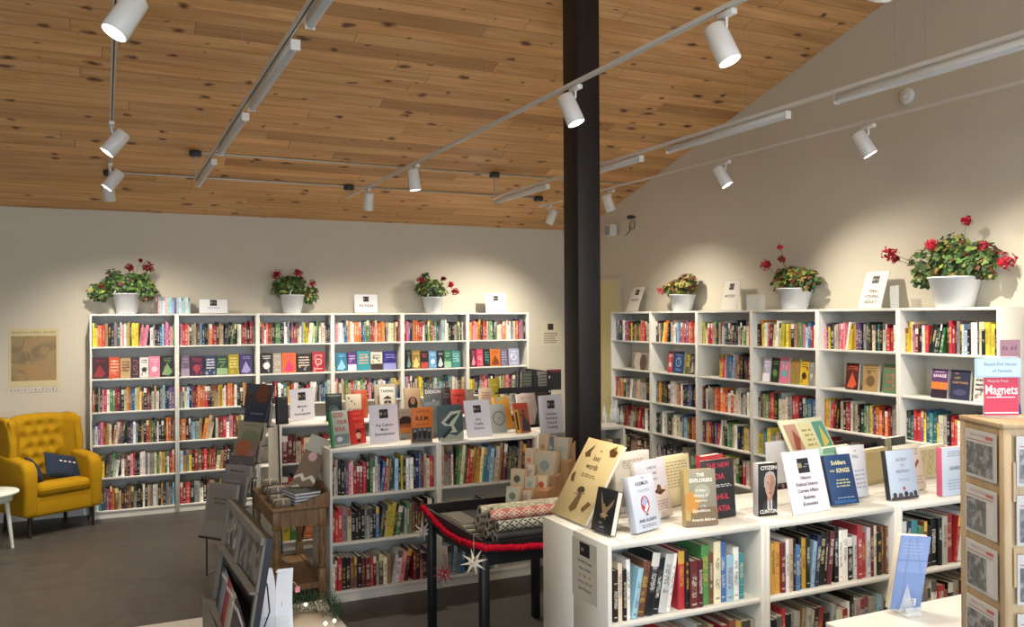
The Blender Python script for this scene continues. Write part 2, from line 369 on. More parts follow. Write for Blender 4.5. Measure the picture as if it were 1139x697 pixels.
# ================================================================ BOOKCASES
ZT = [1.695, 1.377, 1.051, .724, .401, .076]
def bookcase(name, loc, rz, label, cat, group, w=.8, h=2.02, dep=.28, shelves=ZT, sy=1):
    e = empty(name, loc, rz, label, cat, group); T = .02
    for x in (0, w-T): MB().rbox(x+.0004, x+T-.0004, 0, dep, 0, h, .0012, 1).build('side_panel', M['white'], e)
    MB().rbox(T, w-T, 0.001, dep-.006, h-.022, h-.0005, .0012, 1).build('top_panel', M['white'], e)
    for z in shelves: MB().rbox(T, w-T, .003, dep-.006, z-.018, z, .0012, 1).build('shelf', M['white'], e)
    MB().box(T, w-T, .012, .026, 0, shelves[-1]-.018).build('plinth', M['white'], e)
    MB().box(.004, w-.004, dep-.005, dep, .002, h-.004).build('back_panel', M['board'], e)
    return e
ordn = ['first', 'second', 'third', 'fourth', 'fifth', 'sixth']
BX, BY, RX, RY = -.141, 9.41, 5.29, 3.747
for i in range(6):
    bookcase('bookcase', (BX+.8*i, BY, 0), 0, 'tall white bookcase against the back wall, %s from the armchair' % ordn[i], 'bookcase', 'tall bookcases on the back wall')
    bookcase('bookcase', (RX, RY+.8*i+.8, 0), -PI/2, 'tall white bookcase on the right wall, %s from the pink notice end' % ordn[i], 'bookcase', 'tall bookcases on the right wall')
LOW = [.735, .412, .076]
for i in range(2):
    bookcase('low_bookcase', (1.392+.8*i, 5.905, 0), 0, 'low white bookcase of the middle island, %s half of its front' % ('left', 'right')[i], 'bookcase', 'low bookcases of the middle island', h=1.06, shelves=LOW)
    bookcase('low_bookcase', (1.392+.8*i+.8, 5.905+.562, 0), PI, 'low white bookcase backing the middle island, %s rear unit' % ('left', 'right')[i], 'bookcase', 'low bookcases of the middle island', h=1.06, shelves=LOW)
bookcase('low_bookcase', (3.1, 6.08, 0), 0, 'low white bookcase just right of the dark timber post, bottles on top', 'bookcase', None, h=1.06, shelves=LOW)
for i in range(3):
    bookcase('low_bookcase', (1.325+.8*i, 7.42, 0), 0, 'low white bookcase of the rear island, %s from its left end' % ordn[i], 'bookcase', 'low bookcases of the rear island', h=1.06, shelves=LOW)
    bookcase('low_bookcase', (1.325+.8*i+.8, 7.42+.562, 0), PI, 'low white bookcase facing the back wall, rear island, %s unit from left' % ordn[i], 'bookcase', 'low bookcases of the rear island', h=1.06, shelves=LOW)
for i in range(3):
    bookcase('low_bookcase', (1.803+.8*i, 2.945-.012*i, 0), 0, 'low white bookcase in the foreground island, %s unit from its left end' % ordn[i], 'bookcase', 'low bookcases of the foreground island', h=1.06, shelves=LOW)
    bookcase('low_bookcase', (1.803+.8*i+.8, 2.945+.562-.012*i, 0), PI, 'low white bookcase backing the foreground island, %s rear unit' % ordn[i], 'bookcase', 'low bookcases of the foreground island', h=1.06, shelves=LOW)

# ================================================================ BOOKS
def contrast(ch, rr):
    if ch in 'wcylSpam': return rr.choice(['2a2626', '8a2a2a', '2a3c66', '3a3a3a', '2a2626'])
    return rr.choice(['f0ece0', 'e8d9a0', 'f0ece0', 'd8b04a', 'e6e2dc'])
def book_geo(mb, t, d, h, c, c2, seed, Mx=None, pages=True, pmb=None):
    """spine faces -y at y=0; boards 2.2 mm; page block inset"""
    b = min(.0022, t*.2); r = min(.003, t*.3); g = .003
    tr = (lambda p: Mx @ Vector(p)) if Mx is not None else Vector
    def q(pts, uv=None, cc=c, m=mb): m.face([tr(p) for p in pts], cc, c2, seed, uv)
    # spine, slightly rounded
    xs = [(0, r), (t*.2, .0008), (t*.5, 0), (t*.8, .0008), (t, r)]
    vtop = h/.25 if False else 1.
    for (xa, ya), (xb, yb) in zip(xs, xs[1:]):
        q([(xa, ya, 0), (xb, yb, 0), (xb, yb, h), (xa, ya, h)], [(xa/t, 0), (xb/t, 0), (xb/t, vtop), (xa/t, vtop)])
    for (xa, xb) in ((0, b), (t-b, t)):
        q([(xa, r, 0), (xa, d, 0), (xa, d, h), (xa, r, h)][::-1]); q([(xb, r, 0), (xb, d, 0), (xb, d, h), (xb, r, h)])
        q([(xa, d, 0), (xb, d, 0), (xb, d, h), (xa, d, h)][::-1])
        for z in (0, h): q([(xa, r, z), (xb, r, z), (xb, d, z), (xa, d, z)] if z else [(xa, d, 0), (xb, d, 0), (xb, r, 0), (xa, r, 0)])
    for z in (0, h):
        pts = [(x, y, z) for x, y in xs]; q(pts if z else pts[::-1])
    P = pmb or mb; pc = 'e2dccb'
    x0, x1, y0, y1, z0, z1 = b, t-b, r, d-g, g, h-g
    for pts in ([(x0, y0, z1), (x1, y0, z1), (x1, y1, z1), (x0, y1, z1)], [(x0, y1, z0), (x1, y1, z0), (x1, y1, z1), (x0, y1, z1)][::-1], [(x0, y1, z0), (x1, y1, z0), (x1, y0, z0), (x0, y0, z0)]):
        q(pts, None, pc, P)

rest = MB()         # spines beyond the three hundred that show largest
NIND = [0]; LOWIND = []; NMAX = 178
def shelf_row(p0, dirang, length, spec, phrase, hm=.205, ind=False, lean=.0, depth=.15, inset=.03, group=None, fill=1., seedk=0, maxh=.29, tmul=1.):
    """p0: left end of the shelf top at its front edge; books run along dir"""
    rr = random.Random(hash_(phrase)+seedk)
    n = len(spec); ts = []
    for i, ch in enumerate(spec): ts.append(rr.uniform(.6, 1.5))
    tot = length*fill; gap = .0009
    grp = {}
    if ind or hm > .2 and rr.random() < .5:
        ga = rr.randrange(2, max(3, n-8)); gb = min(n-2, ga+rr.randrange(2, 6)); gang = rr.uniform(.09, .2)
        if not lean: grp = {k: gang for k in range(ga, gb+1)}
    extra = (hm*math.sin(gang)+.004) if grp else 0.
    s = sum(ts); ts = [t/s*(tot-gap*n-.012-extra) for t in ts]
    x = .006
    base = Matrix.Translation(Vector(p0)) @ Matrix.Rotation(dirang, 4, 'Z')
    used = {}
    la = 0.; run = 0; sgn = 1
    for i, ch in enumerate(spec):
        t = ts[i]; h = min(maxh, hm*rr.choice([.86, .94, .98, 1., 1., 1.04, 1.1])*rr.uniform(.98, 1.03)); d = min(.235, depth*rr.uniform(.88, 1.12)*(h/hm))
        if i and spec[i-1] == ch and rr.random() < .5: h = hl
        hl = h
        yy = inset+rr.uniform(-.006, .008)
        c = jit(PAL[ch], .11, rr, .17); c2 = contrast(ch, rr); seed = rr.random()
        ang = 0.
        if lean and x > .1: ang = lean*rr.uniform(.85, 1.)
        if i in grp: ang = grp[i]
        L = Matrix.Translation((x, yy, .0005)) @ (Matrix.Rotation(ang, 4, 'Y') if ang >= 0 else Matrix.Translation((t, 0, 0)) @ Matrix.Rotation(ang, 4, 'Y') @ Matrix.Translation((-t, 0, 0)))
        if ang: L = Matrix.Translation((0, 0, t*math.sin(abs(ang)))) @ L if ang > 0 else L
        x += (t+gap)
        if grp and i == max(grp): x += extra
        if ind and NIND[0] < NMAX:
            NIND[0] += 1
            mb = MB(); pm = MB(); book_geo(mb, t, d, h, c, c2, seed, None, True, pm)
            o = mb.build('book', M['book'], M=base @ L); pm.build('page_block', M['book'], o)
            lf = CNAME[spec[i-1]] if i else None; rt = CNAME[spec[i+1]] if i < n-1 else None
            thin = 'thin ' if t < .014 else ('thick ' if t > .032 else '')
            if lf and rt: lab = '%s%s book between %s and %s ones, %s' % (thin, CNAME[ch], lf, rt, phrase)
            elif rt: lab = '%s%s book at the left end, %s' % (thin, CNAME[ch], phrase)
            else: lab = '%s%s book at the right end, %s' % (thin, CNAME[ch], phrase)
            k = used.get(lab, 0); used[lab] = k+1; LOWIND.append((o, lab, k))
            tag(o, lab, 'book', group or 'books on the '+phrase)
        else:
            book_geo(rest, t, d, h, c, c2, seed, base @ L)
def hash_(s):
    h = 0
    for ch in s: h = (h*31+ord(ch)) % 1000003
    return h
TS = .02
# --- foreground island (nearest)
IB = [("kkckwlskkwwrkRRgscblwt", "kbawcbnrocwsSrrskaa"), ("kmmRwckbkmklnkkRkwwkwrrwRckss", "kkwrkaaSackrkacrwkaalaalan"), ("ttntgskkkarrwackRkwar", "rrRracwrskaRrkwraak")]
pb = ['left unit of foreground island', 'middle unit of foreground island', 'right unit of foreground island']
for u in range(3):
    for r_, zz in ((0, LOW[0]), (1, LOW[1])):
        shelf_row((1.803+.8*u+TS, 2.945-.012*u, zz), 0, .76, IB[u][r_], ('top' if r_ == 0 else 'lower')+' shelf, '+pb[u], hm=.235 if r_ == 0 else .225, ind=True, depth=.165, inset=.035,
                  fill=(.93 if u == 0 and r_ == 0 else 1.), lean=0)
# --- middle island
IA = [("kcakkAvpcrrrrkgwwabrsSAlkykwwwknbRccrr", "SaacdgcgrrommctblacSsRkAdAkarkARr"),
      ("rrrackkkkaaAkbAnyykgwgasARskkk", "aaSkcRaatgcSbAkacR"), ("wrrkksskRRrRcAcSwwpRrkpkvk", "cwalabgcwwsatcw")]
for r_ in range(3):
    for u in range(2):
        if r_ == 1 and u == 1: fl = .62
        elif r_ == 2 and u == 1: fl = .62
        else: fl = 1.
        shelf_row((1.392+.8*u+TS, 5.905, LOW[r_]), 0, .76, IA[r_][u], ('top', 'middle', 'bottom')[r_]+' shelf, '+('left', 'right')[u]+' half of middle island', hm=(.225, .215, .215)[r_] if u == 0 else (.26, .17, .21)[r_],
                  ind=True, depth=.16, inset=.035, fill=fl, lean=(.1 if u == 1 and r_ == 0 else 0))
# --- right wall bookcases, index 0 nearest the camera
RW = {
 0: {1: "yycpRkwrkkdkgkrrkakwlkSwwAckyyykR", 3: "kdtrrvybttycwakrrwpyvRykwarkc", 4: "krkwaRgkcmrnkwaRkcyrk"},
 1: {1: "pvykAcaprpwyymvvnnaAkacktkwRrrwww", 3: "oycrRkckrrwackdgaSyvrooRorkaal", 4: "rwkaRkmcwkaRnkwgcrkaw"},
 2: {1: "koywrRcwcyymkSagplbrwoo", 3: "adSgrrkwcwarrkntbbl", 4: "yytyaccppSorryymk", 5: "kwrackRnwSgkarwk"},
 3: {1: "ygcrrpagkaSwtkksnnnckcgcro", 2: "ymrpabblSskknRsR", 3: "RkwkaSoroorwrccwacbwcg", 4: "RtoorkvrwSktggcwnnyScoor", 5: "btnoskyyccgkrwp"},
 4: {1: "kRwAyokacwblbrpkrvorolv", 3: "tgoodAkkwwwSrwkknbkkAk", 4: "kdawwakSwccblskoovb", 5: "caAnknAAkaagAk"},
 5: {1: "btAwvrkykSdoSrkcg", 3: "rSaokaawaacwaakAa", 4: "kAaaRrRaskrRwkkA", 5: "kSckSsRkckR"}}
for i in range(6):
    for r_, s in RW[i].items():
        fl = .62 if (i, r_) == (3, 2) else 1.
        yl = RY+.8*i+.8-TS
        if (i, r_) == (3, 2): yl -= .26
        shelf_row((RX, yl, ZT[r_-1]), -PI/2, .76, s, ('top', 'second', 'third', 'fourth', 'fifth', 'lowest')[r_-1]+' shelf, '+ordn[i]+' bookcase on right wall',
                  hm=.215 if r_ != 1 else .205, ind=(i in (0, 1) and r_ == 1), depth=.14, inset=.05, fill=fl, maxh=.245)
# --- back wall
BW = {
 0: {1: "yyoorSknaAwpwcydyYpppwakkblvpvpg", 3: "oknadprwggrRnkcootbwycskRrkwSwkaldnvv", 4: "awvprmScoacrtAnnvwlkkSkrsgkAwkkkooRs", 5: "kkSyAagwwwRskprkkwwawaacgcmgwro", 6: "lcwtAAvrrosSkRAskakkkwkSawwkmnaabl"},
 1: {1: "prrckaSaAlnkkaorrkmakAkkgkwwsrrkrRa", 3: "agclnvRrooorkksSaymcwroorwkkSokab", 4: "sokRtlaSoScwRRrwpRsakgoyg", 5: "lmaykrsRrRsrscSRkkwaatRk", 6: "rRrkaawkRSmyyywknatkk"},
 2: {1: "kpworskkggkAAwwakvrscwlyycwgcgwcwckn", 3: "lbwwkrwktmkrwwAkrswwaabnlw"},
 3: {1: "apwwlbbowwoookbtggrRrcoomoSkaccScRr", 3: "cpacwSgcrotacgwkRpklnwwkwnaaybk"},
 4: {1: "rpvnaooorrwakgyspgbbmlwwckkkaagckwS", 3: "lpwrncmyyaktstwgllnntawcwksc"},
 5: {1: "moppooskrrccgbkgaccpoowwwlacrovppak", 3: "yynkappRwkSwcgSopRotaacrS"}}
for i in range(6):
    for r_, s in BW[i].items():
        s = s.replace('Y', 'y')
        shelf_row((BX+.8*i+TS, BY, ZT[r_-1]), 0, .76, s, ('top', 'second', 'third', 'fourth', 'fifth', 'lowest')[r_-1]+' shelf, '+ordn[i]+' bookcase on back wall', hm=.216, ind=False, depth=.14, inset=.03, maxh=.245)
# --- rear island and the low case by the post
IC = ["RRRcrcwcsryrccaRwka", "RrRkaswrRkc", "ygkoorsakwkga"]
for r_ in range(3): shelf_row((1.325+TS, 7.42, LOW[r_]), 0, .76, IC[r_], ('top', 'middle', 'bottom')[r_]+' shelf of rear island', hm=.21, depth=.15)
shelf_row((3.1+TS, 6.08, LOW[0]), 0, .76, "kagcwSkactlkngcaycma", 'top shelf of case by post', hm=.2, depth=.15)
ro = rest.build('books', M['book']); tag(ro, 'rows of upright books filling the wall bookcases and the rear island', 'books', kind='stuff')
# repeats on one shelf say which of the look-alikes they are
seen = {}
for o, lab, k in LOWIND: seen.setdefault(lab, []).append(o)
for lab, os_ in seen.items():
    if len(os_) > 1:
        for k, o in enumerate(os_): o['label'] = (['leftmost', 'second', 'third', 'fourth', 'fifth'][k] if k else 'leftmost')+' '+lab

# ================================================================ DISPLAYED BOOKS AND SIGNS
def cover(mb, w, h, art):
    """printed front, facing -y, origin bottom left"""
    y = -.0006
    for a in art:
        k = a[0]
        if k == 'r': mb.rect(a[1]*w, a[2]*w, a[3]*h, a[4]*h, y, a[5])
        elif k == 'd': mb.disc(a[1]*w, a[2]*h, a[3]*w, a[4]*w, y, a[5])
        elif k == 'p': mb.poly([(p[0]*w, p[1]*h) for p in a[1]], y, a[2])
        elif k == 't': mb.text(a[1], a[2]*w, a[3]*h, a[4]*h, y, a[5], 'CENTER', (a[6] if len(a) > 6 else .86)*w, a[7] if len(a) > 7 else .012)
        elif k == 'l':   # illegible small lettering: n lines
            x0, x1, z0, z1, n, cc = a[1:7]; rr = random.Random(int((x0+z0+n)*991))
            for i in range(n):
                zz = z1-(z1-z0)*(i+.5)/n; hh = (z1-z0)/n*.42; xx = x0+rr.uniform(0, .06)
                while xx < x1-.03:
                    ww = min(rr.uniform(.05, .14), x1-xx); mb.rect(xx*w, (xx+ww)*w, (zz-hh/2)*h, (zz+hh/2)*h, y, cc); xx += ww+.03
        elif k == 'ring':
            n = 24; r0, r1 = a[3], a[4]
            for i in range(n):
                A, B = 2*PI*i/n, 2*PI*(i+1)/n
                mb.poly([(a[1]*w+math.cos(t)*r*w, a[2]*h+math.sin(t)*r*w) for t, r in ((A, r0), (A, r1), (B, r1), (B, r0))], y, a[5])
        y -= .00012
def solve(BL, BR, TL, z=None, x=None, y=None, zfix=None, pL=None):
    kw = dict(z=z) if z is not None else (dict(x=x) if x is not None else dict(y=y))
    A = at(*BL, **kw)
    if z is None:
        zz = zfix if zfix is not None else A.z; A.z = zz
        B = at(*BR, **kw); B.z = zz
    else: B = at(*BR, z=z)
    X = (B-A); w = X.length; X.normalize()
    n = X.cross(Vector((0, 0, 1))); back = -n
    if back.dot(Vector((A.x, A.y, 0))) < 0: back = -back
    r = ray(*TL); o = Vector((0, 0, EYE)); t = (A-o).dot(X)/r.dot(X); P = o+r*t
    a = (P-A).dot(back); cz = (P-A).z
    return A, B, X, w, back, a, cz
def disp(name, label, cat, BL, BR, TL, th, base, art, spine=None, group=None, z=None, x=None, y=None, zfix=None, lean=None, w=None, h=None, stand=False, parts=True):
    A, B, X, ww, back, a, cz = solve(BL, BR, TL, z, x, y, zfix)
    if w: ww = w
    if lean is not None: L = cz/math.cos(lean); a = L*math.sin(lean)
    a = max(-.02, min(a, cz*1.3)); L = h or math.hypot(a, cz)
    Z = (back*a+Vector((0, 0, cz))).normalized()
    Mx = frame(A+Vector((0, 0, th*abs(Z.dot(back))+.0008)), X, Z)
    mb = MB(); s = spine or base; b = min(.002, th*.2)
    mb.rbox(0, ww, 0, b, 0, L, min(.0006, b*.3), 1, base); mb.rbox(0, ww, th-b, th, 0, L, min(.0006, b*.3), 1, s); mb.rbox(0, b, b*.5, th-b*.5, 0, L, min(.0006, b*.3), 1, s)
    cover(mb, ww, L, art)
    o = mb.build(name, M['print'], M=Mx); tag(o, label, cat, group)
    pm = MB().box(b, ww-.003, b, th-b, .003, L-.003, 'e8e3d4'); pm.build('page_block', M['matte'], o)
    return o, Mx, ww, L
def sign(label, BL, BR, TL, lines, text_c='4a3a55', logo=True, tint='dddbe4', z=None, x=None, y=None, zfix=None, group='category signs on the bookcases', lsz=.07, logo_z=.76, lw=.3, land=False, lean=None, start=.5, step=.11, w=None):
    A, B, X, ww, back, a, cz = solve(BL, BR, TL, z, x, y, zfix)
    if lean is not None: a = cz*math.tan(lean)
    if w: ww = w
    a = max(0, min(a, cz)); L = math.hypot(a, cz); Z = (back*a+Vector((0, 0, cz))).normalized()
    Mx = frame(A+Vector((0, 0, .004)), X, Z)
    e = empty('category_sign', None, 0, label, 'sign', group, M=Mx)
    pg = MB().box(.002, ww-.002, 0, .0012, 0, L, tint)
    art = []
    if logo:
        lh = lw*ww/L; x0 = .5-lw/2
        art += [('r', x0, x0+lw, logo_z-lh*.45, logo_z+lh*.45, '25262b'), ('r', x0+.05*lw, x0+.35*lw, logo_z-.12*lh, logo_z+.16*lh, '9a8f6a'), ('l', x0+.45*lw, x0+.95*lw, logo_z-.14*lh, logo_z+.14*lh, 2, '8d8f96')]
    for i, t in enumerate(lines): art.append(('t', t, .5, start-step*i, lsz*1.25, text_c, .86, .018))
    cover(pg, ww, L, art); pg.build('printed_card', M['print'], e)
    ac = MB().box(0, ww, .0014, .0036, -.002, L+.004); ac.build('acrylic_holder', M['acrylic'], e)
    return e
Z1 = 1.061
# ---- foreground island top
cream = 'd9c48f'
disp('book', 'tall cream picture book with birds leaning on foreground island corner', 'book', (613, 571), (650, 587), (655, 488.5), .018, 'dcc893',
     [('t', 'the', .52, .86, .035, '5a4630'), ('t', 'lost', .5, .74, .1, '5f4d36'), ('t', 'words', .48, .63, .1, '5f4d36'), ('l', .3, .7, .52, .57, 2, '8c7a5a'),
      ('p', [(.72, .9), (.8, .95), (.95, .9), (.93, .84), (.8, .83)], '6b4722'), ('p', [(.8, .93), (.86, .98), (.9, .9)], 'a87433'), ('p', [(.12, .8), (.2, .86), (.3, .93), (.26, .83), (.3, .78), (.18, .76)], '6e5233'),
      ('p', [(.05, .5), (.12, .56), (.16, .48), (.2, .43), (.1, .43)], '6a4a2e'), ('p', [(.4, .12), (.48, .32), (.5, .4), (.58, .3), (.6, .14), (.5, .08)], '6d5a3a'), ('d', .5, .36, .1, .06, '4a4030'), ('p', [(.35, .3), (.48, .34), (.47, .29)], '9a8a6a'),
      ('p', [(.66, .34), (.55, .3), (.53, .34)], '9a8a6a'), ('p', [(.72, .16), (.82, .26), (.92, .24), (.8, .12)], '7b5a36')], spine='c9b98f', z=Z1)
disp('book', 'small black book with a gold bird in flight, foreground island corner', 'book', (656.8, 590), (679, 598), (665.5, 542.5), .028, '1f2228',
     [('p', [(.2, .93), (.38, .7), (.45, .6), (.62, .6), (.9, .82), (.86, .68), (.66, .5), (.6, .42), (.62, .3), (.5, .38), (.38, .3), (.42, .45), (.3, .68)], 'a78d63'), ('p', [(.3, .4), (.5, .34), (.74, .42), (.52, .46)], 'bba47a'), ('d', .45, .62, .05, .05, 'b59b70'),
      ('t', 'lost', .42, .2, .08, 'a9adb3'), ('t', 'spells', .52, .11, .08, 'a9adb3'), ('l', .3, .7, .04, .07, 1, '8b8f96')], spine='23262c', z=Z1)
disp('book', 'white book with a flag-patterned balloon on its cover, foreground island', 'book', (709, 595.5), (736, 587.5), (698, 533.5), .035, 'cdd3e2',
     [('t', 'THE', .56, .93, .05, '5b6378'), ('t', 'KREMLIN', .5, .82, .095, '2a2f3c'), ('l', .25, .75, .69, .75, 2, '8a91a5'), ('d', .5, .47, .17, .21, 'b5424a'), ('p', [(.36, .5), (.5, .62), (.62, .54), (.5, .4)], '9db4d6'), ('p', [(.42, .36), (.6, .5), (.62, .42), (.5, .33)], 'e9e6e6'),
      ('r', .46, .56, .27, .3, '3a3230'), ('t', 'AND ALASKA', .5, .16, .085, '2f3545'), ('l', .2, .8, .05, .12, 2, '6a7184')], spine='c9cdd8', z=Z1)
disp('book', 'pale book with a bee on its cover, behind the flag-balloon book', 'book', (716, 583), (749, 573.5), (704, 516), .025, 'e3d9cf',
     [('r', 0, 1, .52, 1, 'd5d5de'), ('t', 'SOMEONE', .55, .84, .06, '74717a'), ('t', 'CAME', .6, .74, .06, '74717a'), ('t', 'HERE', .6, .64, .06, '74717a'), ('p', [(.5, .44), (.62, .5), (.9, .44), (.7, .38)], '4c3826'), ('d', .68, .5, .07, .07, '6d5236'), ('l', .35, .9, .12, .3, 4, 'b19f92')], z=Z1)
disp('book', 'pale book with sketched bird, beside the tall cream picture book', 'book', (688, 572), (727, 563), (682.5, 506.5), .03, 'd9d7cf',
     [('p', [(.1, .1), (.2, .5), (.5, .62), (.85, .5), (.9, .2), (.5, .05)], '8d857a'), ('p', [(.2, .35), (.5, .58), (.8, .45), (.6, .2)], 'b8b0a2'), ('d', .35, .22, .16, .16, '6f6a62'), ('l', .2, .8, .72, .88, 4, 'a8a498')], z=Z1)
disp('book', 'pale yellow book seen from its back with small text lines', 'book', (740, 566), (770, 559), (735.5, 509.5), .032, 'ddd7ae', [('l', .1, .9, .35, .9, 9, 'a59f7c'), ('r', .62, .85, .1, .2, '8d8a78')], z=Z1)
disp('book', 'thick book with a misty brown and gold cover, white title, foreground island', 'book', (763.5, 586.8), (799, 583.8), (759.7, 523.8), .034, '8f8a7a',
     [('r', 0, 1, 0, .32, '7a6750'), ('r', 0, .16, .1, 1, 'b59a5c'), ('p', [(0, .55), (.3, .62), (.5, .45), (.3, .2), (0, .3)], 'c08a3e'), ('d', .55, .6, .25, .2, 'a5a594'), ('t', 'THE', .52, .87, .085, 'f1eee4', .8, .03), ('t', 'EXPLORERS', .53, .77, .09, 'f1eee4', .86, .03),
      ('t', 'A New', .5, .6, .07, 'ece7d8'), ('t', 'History of', .5, .51, .07, 'ece7d8'), ('t', 'America', .5, .42, .07, 'ece7d8'), ('t', 'in Ten', .55, .33, .05, 'ece7d8'), ('t', 'Expeditions', .5, .24, .075, 'f1eee4'), ('t', 'Amanda Bellows', .55, .08, .07, 'f1eee4')], spine='b3a06c', z=Z1)
disp('book', 'black book with large red lettering standing behind the misty brown book', 'book', (783, 580), (819, 574), (779, 513.6), .03, '24262b',
     [('t', 'THE NEW', .52, .86, .12, 'b8354a', .92, .02), ('t', 'INDIA', .45, .66, .14, 'b8354a', .8, .02), ('l', .3, .9, .52, .58, 2, 'c9c5c0'), ('t', 'RAHUL', .52, .32, .13, 'b8354a', .8, .02), ('t', 'BHATIA', .52, .12, .13, 'b8354a', .86, .02)], spine='a3303f', z=Z1)
disp('book', 'red-spined thick book behind the black book with red lettering', 'book', (783, 572), (806, 567), (781, 508), .04, 'a8343a', [('l', .2, .8, .6, .9, 3, 'd8cdc0')], z=Z1)
disp('book', "black book with an older man's smiling face filling its cover", 'book', (843.6, 574.5), (864.8, 572.3), (843.4, 516), .04, '17181b',
     [('p', [(.2, .1), (.26, .24), (.44, .32), (.74, .32), (.92, .24), (.98, .1)], '2c3038'), ('p', [(.46, .12), (.48, .32), (.6, .26), (.72, .32), (.72, .12)], 'c9c8c8'), ('p', [(.57, .1), (.56, .26), (.64, .26), (.63, .1)], '5a3a44'), ('p', [(.46, .3), (.46, .42), (.74, .42), (.72, .3), (.6, .25)], 'a57f70'),
      ('p', [(.3, .55), (.3, .72), (.4, .82), (.6, .85), (.8, .82), (.9, .7), (.88, .55), (.6, .5)], 'aaa6a3'), ('p', [(.34, .66), (.38, .75), (.6, .79), (.82, .74), (.86, .62), (.84, .46), (.74, .36), (.6, .33), (.46, .37), (.36, .48)], 'bb9585'), ('p', [(.6, .79), (.82, .74), (.86, .62), (.84, .46), (.74, .36), (.62, .34)], 'a37c6c'),
      ('p', [(.42, .625), (.55, .615), (.55, .635), (.45, .645)], '7a6258'), ('p', [(.66, .615), (.79, .625), (.76, .645), (.66, .635)], '7a6258'), ('d', .49, .59, .035, .025, '3a3230'), ('d', .72, .59, .035, .025, '3a3230'), ('p', [(.59, .6), (.55, .5), (.61, .485), (.66, .5), (.62, .6)], '94705f'), ('p', [(.48, .44), (.6, .415), (.73, .44), (.61, .445)], '7d4a44'), ('t', 'CITIZEN', .52, .88, .1, 'eceae6', .9, .02), ('t', 'CLINTON', .52, .05, .1, 'eceae6', .9, .02)], spine='b7b7ba', z=Z1)
sign('white category sign reading History, Political Science, Current Affairs', (882.4, 574), (924.4, 567), (868.9, 504.7), ['History', 'Political Science', 'Current Affairs', 'Business', 'Economics'], z=Z1, start=.54, step=.105, lsz=.062)
sign('back of a white sign behind the man-portrait book', (853, 540), (889, 535), (851.5, 493), [], logo=False, z=Z1)
disp('book', 'dark blue book with pale yellow title beside the History sign', 'book', (926.7, 564.5), (956.2, 561), (915.6, 508.6), .028, '22406b',
     [('t', 'Soldiers', .5, .8, .12, 'd8d3a0', .86, .03), ('t', 'AND', .22, .66, .06, 'd8d3a0'), ('t', 'KINGS', .62, .64, .12, 'd8d3a0', .6, .03), ('l', .25, .8, .34, .52, 3, 'b9b88e'), ('l', .2, .85, .12, .16, 1, '8fa6c0'), ('r', .1, .9, .04, .09, '2f5a8f')], spine='1c2c44', z=Z1)
disp('book', 'white book half hidden behind the dark blue book', 'book', (939, 556.5), (966.8, 552), (943.7, 499.5), .02, 'd5d6dc', [('t', 'THE', .6, .88, .05, '6a6a72'), ('t', 'FALL', .6, .76, .09, '5a5a66'), ('l', .5, .9, .15, .55, 5, 'a3a5b2')], z=Z1, lean=.12)
disp('book', 'pale green book peeping out behind the dark blue book', 'book', (912, 556), (944, 550), (920, 500), .03, '9dbda6', [('r', 0, 1, .9, 1, '7fa78f')], z=Z1)
disp('picture_book', 'wide cream picture book with coloured panels leaning on foreground island', 'book', (898, 543), (945, 534), (928.5, 477), .014, 'cfd0b4',
     [('r', .04, .32, .45, .93, 'b9927c'), ('p', [(.1, .5), (.2, .85), (.3, .7), (.2, .5)], '8f4a3a'), ('r', .36, .66, .45, .93, 'd6d0a0'), ('l', .4, .62, .55, .85, 4, '9a9468'), ('r', .7, .97, .45, .93, '4d8f7e'), ('p', [(.75, .5), (.85, .88), (.93, .6)], 'c7b35a'), ('t', 'RAIN WOMEN', .5, .33, .07, '6d6a50')], z=Z1, lean=.5)
disp('book', 'pale blue book with tiny crowd at its foot and black spine', 'book', (991.5, 557.6), (1022.6, 554), (984.7, 502.6), .032, 'b9c7da',
     [('t', 'INTENT', .52, .77, .085, '6e7d94', .7), ('t', 'TO', .52, .65, .08, '6e7d94'), ('t', 'DESTROY', .52, .53, .085, '6e7d94', .8), ('l', .3, .75, .36, .42, 2, '8496ad'), ('r', .02, .98, .0, .05, '3b3537'), ('d', .15, .09, .07, .07, '3b3537'), ('d', .35, .07, .08, .08, '53494a'), ('d', .55, .1, .07, .07, '2e2b2e'), ('d', .72, .07, .07, .07, '4d4446'), ('d', .88, .1, .06, .07, '332f32'), ('p', [(.44, .22), (.5, .26), (.55, .2), (.49, .17)], 'b3454a')], spine='23262b', z=Z1)
disp('book', 'cream book with brown brush strokes behind the pale blue book', 'book', (1005, 549), (1031, 544), (996.5, 496.8), .025, 'd8d3c3', [('p', [(.4, .55), (.5, .68), (.62, .6), (.55, .45)], '5d3b30'), ('p', [(.55, .5), (.8, .66), (.85, .6), (.6, .42)], '8a5044'), ('l', .3, .85, .75, .92, 3, '9c968a'), ('l', .4, .9, .12, .32, 3, 'a8a296')], z=Z1)
disp('book', 'tan book with lattice pattern behind the cream brush-stroke book', 'book', (1018, 535), (1048, 530), (1021, 498), .03, 'c3b795', [('r', .08, .92, .1, .9, 'b5a77f')]+[('ring', .2+.3*i, .25+.25*j, .07, .09, '8f8464') for i in range(3) for j in range(3)], z=Z1)
disp('book', 'plain tan book standing behind the picture book on foreground island', 'book', (960, 541), (986, 536), (961.5, 501), .03, 'b9ab84', [('r', .1, .9, .1, .9, 'b0a17a')], z=Z1)
disp('book', 'dark book with grey edge behind the plain tan book', 'book', (985, 524), (1008, 520), (984, 488), .05, '2b2c30', [('r', 0, .3, 0, 1, '8d8a72')], z=Z1)
